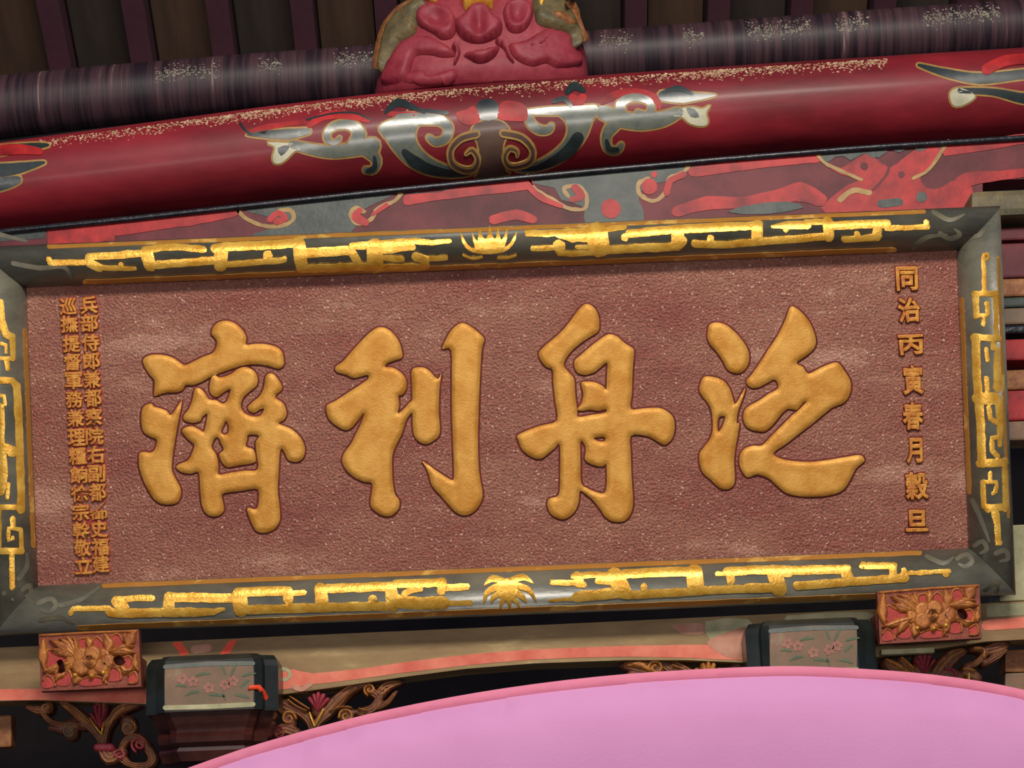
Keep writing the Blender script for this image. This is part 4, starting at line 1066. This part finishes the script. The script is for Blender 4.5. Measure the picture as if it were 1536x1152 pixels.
# ================================================================== bracket blocks
def dou(x0, x1, ytop, ymid, ybot, label, cord):
    Yf = 5.40
    a, b = at_y(x0, (ytop + ymid) / 2, Yf), at_y(x1, (ytop + ymid) / 2, Yf)
    zt, zm, zb_ = at_y((x0 + x1) / 2, ytop, Yf).z, at_y((x0 + x1) / 2, ymid, Yf).z, at_y((x0 + x1) / 2, ybot, Yf).z
    cx, hw = (a.x + b.x) / 2, (b.x - a.x) / 2
    e = empty('bracket_block', (cx, Yf + .08, zb_)); E = e.location.copy()
    tag(e, label, 'bracket block', 'painted bracket blocks under the lintel')
    def ring(s, z, df=0., ch=.05, st_=.035):
        w_ = hw * s
        yb = YL - .002 - E.y; yf = Yf - E.y + df
        zz_ = z - E.z
        return [(-w_, yb, zz_), (-w_, yf + ch, zz_), (-w_ + st_ * .9, yf + ch * .75, zz_), (-w_ + st_, yf + .012, zz_), (-w_ + st_ * 1.5, yf, zz_),
                (w_ - st_ * 1.5, yf, zz_), (w_ - st_, yf + .012, zz_), (w_ - st_ * .9, yf + ch * .75, zz_), (w_, yf + ch, zz_), (w_, yb, zz_)]
    def loft(nm, rings, m_):
        n = len(rings[0]); v = [p for r in rings for p in r]; f = []
        for i in range(len(rings) - 1):
            for k in range(n): f.append((i * n + k, i * n + (k + 1) % n, (i + 1) * n + (k + 1) % n, (i + 1) * n + k))
        f += [tuple(range(n)), tuple(range((len(rings) - 1) * n, len(rings) * n))]
        return obj(nm, mesh(nm, v, f), M[m_], e)
    H_ = zt - zm
    loft('cap', [ring(.93, zt, .012), ring(.98, zt - .1 * H_), ring(1, zt - .2 * H_), ring(1, zm + .06 * H_), ring(.99, zm)], 'dou')
    h2 = zm - zb_
    loft('neck', [ring(.93, zm, .012), ring(.88, zm - .22 * h2, .022), ring(.84, zm - .35 * h2, .03), ring(.83, zm - .42 * h2, .018), ring(.83, zm - .52 * h2, .008), ring(.82, zm - .63 * h2, .012), ring(.81, zm - .72 * h2, .03), ring(.84, zm - .8 * h2, .03), ring(.78, zb_, .04)], 'dou_red')
    on = lambda px, py, h: at_y(px, py, Yf) + Vector((0, -h, 0)) - E
    w_ = x1 - x0; hh = ymid - ytop
    U = lambda u, v_: (x0 + w_ * u, ytop + hh * v_ - (u - .5) * 8)
    pn = relief('painted_panel', [poly([U(.17, .16), (U(.5, .13)), U(.83, .16), U(.835, .5), U(.83, .97), U(.5, .985), U(.17, .97), U(.165, .5)], 1)], M['dou_panel'], on, e, H=.0025, R=1, h0=1., spacing=10, base=-.001)
    relief('panel_edge', [stroke([U(.17, .92), U(.5, .93), U(.83, .92)], 7)], M['pale_green'], on, e, H=.0038, R=1, h0=1., spacing=10, base=-.001)
    relief('panel_edge', [stroke([U(.17, .2), U(.5, .18), U(.83, .2)], 6)], M['scroll_mid'], on, e, H=.0038, R=1, h0=1., spacing=10, base=-.001)
    r_ = random.Random(int(x0))
    for (u, v_, du, dv) in ((.4, .38, .11, -.03), (.62, .36, -.03, -.16), (.66, .4, .05, -.2), (.75, .42, .1, -.04), (.74, .6, .06, -.1), (.6, .7, .02, .12), (.5, .72, .12, .05), (.33, .56, -.08, -.02), (.42, .66, -.1, .06), (.7, .75, .1, .06)):
        relief('painted_leaf', [stroke([U(u, v_), U(u + du * .5, v_ + dv * .5 - .02), U(u + du, v_ + dv)], [2, 5, 1.5])], M['leaf_green'], on, pn, H=.004, R=1.5, h0=1., spacing=5, base=-.001)
    for (u, v_) in ((.38, .48), (.5, .6), (.62, .56), (.68, .5), (.3, .42)):
        relief('painted_flower', [blob(*U(u + .028 * math.cos(k * 1.26 + u * 9), v_ + .06 * math.sin(k * 1.26 + u * 9)), 3.4) for k in range(5)], M['pink_flower'], on, pn, H=.0042, R=1.5, h0=1., spacing=5, base=-.001)
    if cord:
        c0 = [at_y(x, y, Yf) + Vector((0, -.006 + dy, 0)) - E for x, y, dy in ((374, 1032, 0), (388, 1031, .004), (394, 1038, .03), (398, 1046, .05), (397, 1060, .05))]
        v, f = [], []
        for p in c0:
            for k in range(6):
                t = k * math.pi / 3; v.append(p + Vector((.006 * math.cos(t) * .6, .004 * math.sin(t), .006 * math.cos(t))))
        for i in range(len(c0) - 1):
            for k in range(6): f.append((i * 6 + k, i * 6 + (k + 1) % 6, (i + 1) * 6 + (k + 1) % 6, (i + 1) * 6 + k))
        obj('red_cord', mesh('red_cord', v, f, True), M['vermilion'], e)
    return e


dou(214, 414, 981, 1066, 1138, 'black painted bracket block with a floral panel and a red cord end', True)
dou(1122, 1318, 927, 1014, 1086, 'black painted bracket block with a floral panel half hidden by the pink canopy', False)

# ================================================================== openwork carved leaf brackets
YK = 5.612


def bracket(label, prims, details, mainm='bracket_wood'):
    allp = np.concatenate([p[1] for p in prims])
    e = empty('carved_bracket', at_y(float(allp[:, 0].mean()), float(allp[:, 1].max()), YK)); E = e.location.copy()
    tag(e, label, 'carved bracket', 'openwork leaf brackets under the lintel')
    on = lambda px, py, h: at_y(px, py, YK) + Vector((0, -h, 0)) - E
    relief('openwork', prims, M[mainm], on, e, H=.03, R=5, h0=.5, spacing=3., base=-.03, cap=True)
    for p in prims:                                   # veins cut along every leaf
        P, W = p[1], p[2]
        if len(P) < 5: continue
        T = np.gradient(P, axis=0); T /= np.maximum(np.linalg.norm(T, axis=1), 1e-6)[:, None]
        Nn = np.stack([-T[:, 1], T[:, 0]], 1)
        for o_ in (-.55, 0., .55):
            q = P + Nn * (W * o_)[:, None]
            relief('vein', [stroke(q[1:-1], np.clip(W[1:-1] * .3, 1.6, 5), 1)], M['carve_brown'], on, e, H=.035, R=2, h0=.8, spacing=3, base=.01)
    for nm, pr, m_, H in [(n_, [q], mm, hh) for n_, pr_, mm, hh in details for q in pr_]:
        relief(nm, pr, M[m_], on, e, H=H, R=2.5, h0=.65, spacing=3, base=.004)
    return e


zq = lambda P: Z(390, 1000, 6.144, P)
sq = lambda P, wd: stroke(zq(P), np.asarray(wd, float) / 6.144 if not np.isscalar(wd) else wd / 6.144)
spiral = lambda x, y, r, a0=0., turns=1.3, sg=1: [(x + r * (1 - .72 * k / 12) * math.cos(a0 + sg * turns * 6.283 * k / 12), y + r * (1 - .72 * k / 12) * math.sin(a0 + sg * turns * 6.283 * k / 12)) for k in range(13)]
bracket('gilt openwork leaf bracket with a fan-shaped bud, beside the red-corded block and the pink canopy',
        [sq([(500, 640), (530, 540), (620, 440), (720, 330), (830, 230), (960, 180), (1060, 200)], [60, 80, 120, 140, 110, 70, 40]), sq([(500, 640), (470, 520), (380, 430), (260, 370), (180, 310), (150, 290)], [60, 90, 90, 120, 70, 30]),
         sq([(1020, 230), (1100, 300), (1050, 390), (960, 430)], [90, 90, 90, 100]), sq([(1110, 260), (1180, 190), (1330, 150)], [110, 110, 20]), sq([(1060, 400), (1180, 340), (1260, 240)], [60, 60, 30]), sq([(880, 430), (1020, 450), (1040, 480)], [60, 60, 40]),
         sq([(800, 430), (810, 520)], 140), sq([(270, 440), (280, 520)], 140), sq([(120, 640), (220, 580), (350, 620)], [80, 130, 90]), sq([(550, 330), (540, 420)], [150, 120])],
        [('scroll', [sq(spiral(805, 470, 70, 3), 26)], 'carve_gold', .044), ('scroll', [sq(spiral(275, 490, 68, 0, 1.3, -1), 26)], 'carve_gold', .044), ('scroll', [sq(spiral(1020, 225, 55, 2), 24)], 'carve_gold', .044), ('scroll', [sq(spiral(180, 620, 62, 4), 22)], 'carve_red', .044),
         ('bud', [sq([(545, 420), (470, 310)], [20, 44]), sq([(545, 420), (510, 280)], [20, 44]), sq([(545, 420), (550, 262)], [20, 44]), sq([(545, 420), (595, 280)], [20, 44]), sq([(545, 420), (635, 315)], [20, 40])], 'carve_red', .05),
         ('rib', [sq([(470, 440), (515, 565)], [18, 14]), sq([(600, 410), (520, 565)], [18, 14])], 'gilt', .056), ('rib', [sq([(290, 290), (380, 350), (460, 400)], 20), sq([(270, 320), (350, 380), (440, 420)], 20)], 'carve_gold', .048),
         ('rib', [sq([(700, 380), (800, 280), (900, 210)], 16), sq([(650, 420), (760, 385), (850, 390)], 16), sq([(920, 400), (1000, 420)], 18)], 'carve_gold', .048), ('leaf', [sq([(1110, 270), (1180, 200), (1310, 155)], [80, 80, 10])], 'carve_brown', .03)])
zq = lambda P: Z(0, 1020, 6.4, P)
sq = lambda P, wd: stroke(zq(P), np.asarray(wd, float) / 6.4 if not np.isscalar(wd) else wd / 6.4)
bracket('brown openwork leaf bracket with two coiled red scrolls beside the red-corded block',
        [sq([(1000, 640), (960, 540), (850, 420), (730, 310), (600, 220)], [80, 90, 110, 110, 60]), sq([(1010, 640), (1030, 500), (1090, 380), (1180, 290), (1350, 250)], [80, 80, 90, 120, 40]), sq([(980, 240), (980, 400)], [140, 120]), sq([(1240, 420), (1250, 500)], [160, 140]), sq([(690, 440), (690, 520)], 140), sq([(500, 470), (640, 480)], [60, 110]),
         sq([(480, 260), (440, 340), (560, 430), (820, 450)], [100, 60, 60, 80]), sq([(1000, 640), (1060, 760), (1180, 700)], [130, 140, 110]), sq([(1180, 660), (1240, 580), (1340, 570), (1420, 640)], [80, 80, 110, 90]), sq([(1170, 740), (1260, 820), (1420, 830), (1480, 760), (1430, 660)], [110, 60, 80, 110, 90]), sq([(260, 260), (380, 300), (480, 290)], [20, 100, 90])],
        [('scroll', [sq(spiral(1248, 475, 78, 5), 26)], 'carve_brown', .044), ('scroll', [sq(spiral(1355, 630, 76, 2), 28)], 'carve_red', .046), ('scroll', [sq(spiral(1175, 735, 54, 3), 24)], 'carve_red', .046), ('scroll', [sq(spiral(690, 490, 66, 1), 24)], 'carve_olive', .044), ('scroll', [sq(spiral(470, 280, 46, 1), 24)], 'carve_brown', .044),
         ('bud', [sq([(985, 470), (900, 340)], [20, 40]), sq([(985, 470), (940, 270)], [20, 44]), sq([(985, 470), (985, 250)], [20, 44]), sq([(985, 470), (1040, 290)], [20, 40])], 'carve_red', .05),
         ('rib', [sq([(890, 385), (1005, 540)], [18, 14]), sq([(1022, 430), (1005, 540)], [16, 12])], 'gilt', .056), ('rib', [sq([(640, 260), (760, 350), (880, 440)], 22), sq([(1080, 440), (1140, 340), (1230, 280)], 20)], 'carve_gold', .046), ('bud', [sq([(960, 660), (1080, 660)], 90)], 'carve_red', .04)])
zq = lambda P: Z(700, 852, 3.84, P)
sq = lambda P, wd: stroke(zq(P), np.asarray(wd, float) / 3.84 if not np.isscalar(wd) else wd / 3.84)
bracket('openwork leaf bracket peeping over the pink canopy between the dark opening and the black block',
        [sq([(890, 570), (980, 575), (1060, 590)], [30, 90, 90]), sq([(1080, 590), (1090, 640)], 110), sq([(1180, 560), (1260, 610), (1300, 680)], [50, 90, 110]), sq([(1385, 600), (1385, 700)], [130, 120]), sq([(1130, 560), (1200, 620), (1250, 690)], 60), sq([(1480, 620), (1560, 570)], [60, 60]), sq([(950, 640), (1200, 720), (1450, 740)], 80)],
        [('scroll', [sq(spiral(1085, 585, 44, 3), 20)], 'carve_gold', .044), ('bud', [sq([(1385, 690), (1320, 600)], [14, 34]), sq([(1385, 690), (1355, 570)], [14, 34]), sq([(1385, 690), (1385, 558)], [14, 34]), sq([(1385, 690), (1415, 570)], [14, 34]), sq([(1385, 690), (1450, 600)], [14, 34])], 'carve_gold', .05),
         ('leaf', [sq([(910, 575), (990, 565), (1050, 600)], [10, 50, 30])], 'carve_gold', .044), ('rib', [sq([(1180, 570), (1250, 600), (1300, 650)], 16)], 'carve_gold', .048)])
zq = lambda P: Z(1300, 860, 6.064, P)
sq = lambda P, wd: stroke(zq(P), np.asarray(wd, float) / 6.064 if not np.isscalar(wd) else wd / 6.064)
bracket('orange gilt openwork leaf bracket with a shell bud below the block with one pierced hole',
        [sq([(160, 830), (260, 880), (400, 960)], [90, 130, 130]), sq([(300, 800), (400, 900), (480, 1000)], [60, 110, 130]), sq([(500, 790), (500, 960)], [170, 150]), sq([(600, 960), (680, 860), (780, 760), (880, 720)], [120, 170, 150, 60]), sq([(800, 960), (700, 900)], [160, 120]), sq([(900, 900), (990, 960)], [120, 100]), sq([(940, 700), (1010, 700), (1060, 740), (980, 830), (900, 850)], [50, 70, 70, 60, 60]),
         sq([(1060, 720), (1160, 690), (1280, 660)], [100, 130, 40]), sq([(1060, 830), (1180, 760), (1260, 690)], [70, 70, 30])],
        [('bud', [sq([(505, 930), (430, 810)], [16, 40]), sq([(505, 930), (460, 770)], [16, 40]), sq([(505, 930), (500, 745)], [16, 40]), sq([(505, 930), (550, 770)], [16, 40]), sq([(505, 930), (590, 810)], [16, 40])], 'carve_red', .05), ('leaf', [sq([(160, 800), (260, 850), (400, 940)], [30, 60, 30]), sq([(300, 780), (400, 880)], [16, 50])], 'carve_gold', .046),
         ('scroll', [sq(spiral(740, 960, 80, 4.2, .7), 30)], 'carve_red', .046), ('rib', [sq([(640, 900), (740, 780), (860, 720)], 20), sq([(860, 880), (960, 900)], 22), sq([(960, 700), (1040, 710), (1040, 780)], 26)], 'carve_gold', .046), ('rib', [sq([(905, 930), (905, 990)], 20), sq([(570, 930), (570, 980)], 16)], 'gilt', .05)])

# ================================================================== members at the right and left ends of the picture
def block(name, x0, x1, y0, y1, Yf, Yb, m_, label, cat, bevel=.01, grp=None):
    o = prism_y(name, [(x0, y0), (x1, y0 - (x1 - x0) * .04), (x1, y1 - (x1 - x0) * .04), (x0, y1)], Yf, Yb, M[m_], None, bevel)
    tag(o, label, cat, grp); return o


block('beam_end', 1456, 1640, 285, 326, 5.52, 5.66, 'carve_olive', 'brown beam end with a rounded edge poking out over the plaque corner', 'beam', .02)
block('tie_beam', 1470, 1640, 342, 362, 5.58, 5.66, 'burgundy', 'thin burgundy tie beam behind the frame of the plaque', 'beam', .006)
sb = empty('side_bracket', at_y(1535, 640, 5.62)); S0 = sb.location.copy()
tag(sb, 'red and tan stacked bracket arms showing beside the plaque frame', 'bracket')
for nm, y0, y1, m_ in (('arm', 366, 418, 'burgundy'), ('arm', 419, 446, 'carve_brown'), ('arm', 447, 462, 'slate'), ('arm', 463, 488, 'dou_panel'), ('bearing', 489, 501, 'bead'), ('arm', 510, 542, 'red_bright'), ('arm', 556, 586, 'carve_brown'), ('arm', 587, 632, 'red_bright'), ('arm', 633, 662, 'dou_panel')):
    o = prism_y(nm, [(1480, y0), (1640, y0 - 6), (1640, y1 - 6), (1480, y1)], 5.55, 5.65, M[m_], None, .006)
    for v in o.data.vertices: v.co -= S0
    o.parent = sb
block('side_post', 1500, 1640, 788, 902, 5.60, 5.75, 'pale_green', 'tan worn post behind the lower corner of the plaque', 'post', .004)
rb = empty('stacked_sill', at_y(1560, 1090, 5.66)); R0 = rb.location.copy()
tag(rb, 'brown boards stacked one on the other above the pink canopy', 'sill')
for y0, y1, m_ in ((975, 1008, 'carve_brown'), (1010, 1120, 'dou_panel')):
    o = prism_y('board', [(1508, y0), (1640, y0 - 5), (1640, y1), (1508, y1)], 5.66, 5.74, M[m_], None, .003)
    for v in o.data.vertices: v.co -= R0
    o.parent = rb
block('carved_block', -80, 17, 1076, 1124, 5.66, 5.72, 'carve_brown', 'small brown carved panel in the dark beside the brown leaf bracket', 'carved block', .006)
hk = block('wood_strip', 1322, 1402, 974, 982, 5.52, 5.55, 'pale_green', 'thin pale splintered strip of wood below the carved block', 'strip', .002)

# ================================================================== pink canopy in front
cd = 3.0
crim = [(-60, 1330), (100, 1237), (320, 1152), (455, 1110), (590, 1076), (760, 1045), (940, 1024), (1136, 1013), (1250, 1014), (1400, 1025), (1536, 1048), (1700, 1094), (1860, 1165), (1990, 1270), (2060, 1420), (2060, 1600), (1960, 1790), (1760, 1950), (1450, 2060), (1100, 2100), (700, 2070), (350, 1970), (80, 1830), (-80, 1660), (-120, 1480)]
cB = C + ray(1000, 2100) * cd
can = empty('cloth_canopy', Vector((cB.x, cB.y, 0))); T0 = can.location.copy()
tag(can, 'large rounded pink cloth canopy with a rose hem, below the plaque', 'canopy')
on_c = lambda px, py, h: C + ray(px, py) * (cd - h) - T0
relief('cloth', [poly(crim, 4)], M['pink'], on_c, can, H=.13, R=420, h0=.08, spacing=26, base=-.03, cap=True)
relief('hem', [stroke(np.array(crim), 26, 4, True)], M['pink_hem'], on_c, can, H=.014, R=13, h0=.5, spacing=7, base=-.034, cap=True)  # rim where the cloth turns away, its shade painted as a rose band
pz = (cB - T0).z
v, f = [], []
for z in (0, pz + .3):
    for k in range(12): v.append((.025 * math.cos(k * math.pi / 6), .08 + .025 * math.sin(k * math.pi / 6), z))
f = [(k, (k + 1) % 12, 12 + (k + 1) % 12, 12 + k) for k in range(12)] + [tuple(range(12)), tuple(range(12, 24))]
obj('pole', mesh('pole', v, f), M['carve_brown'], can)
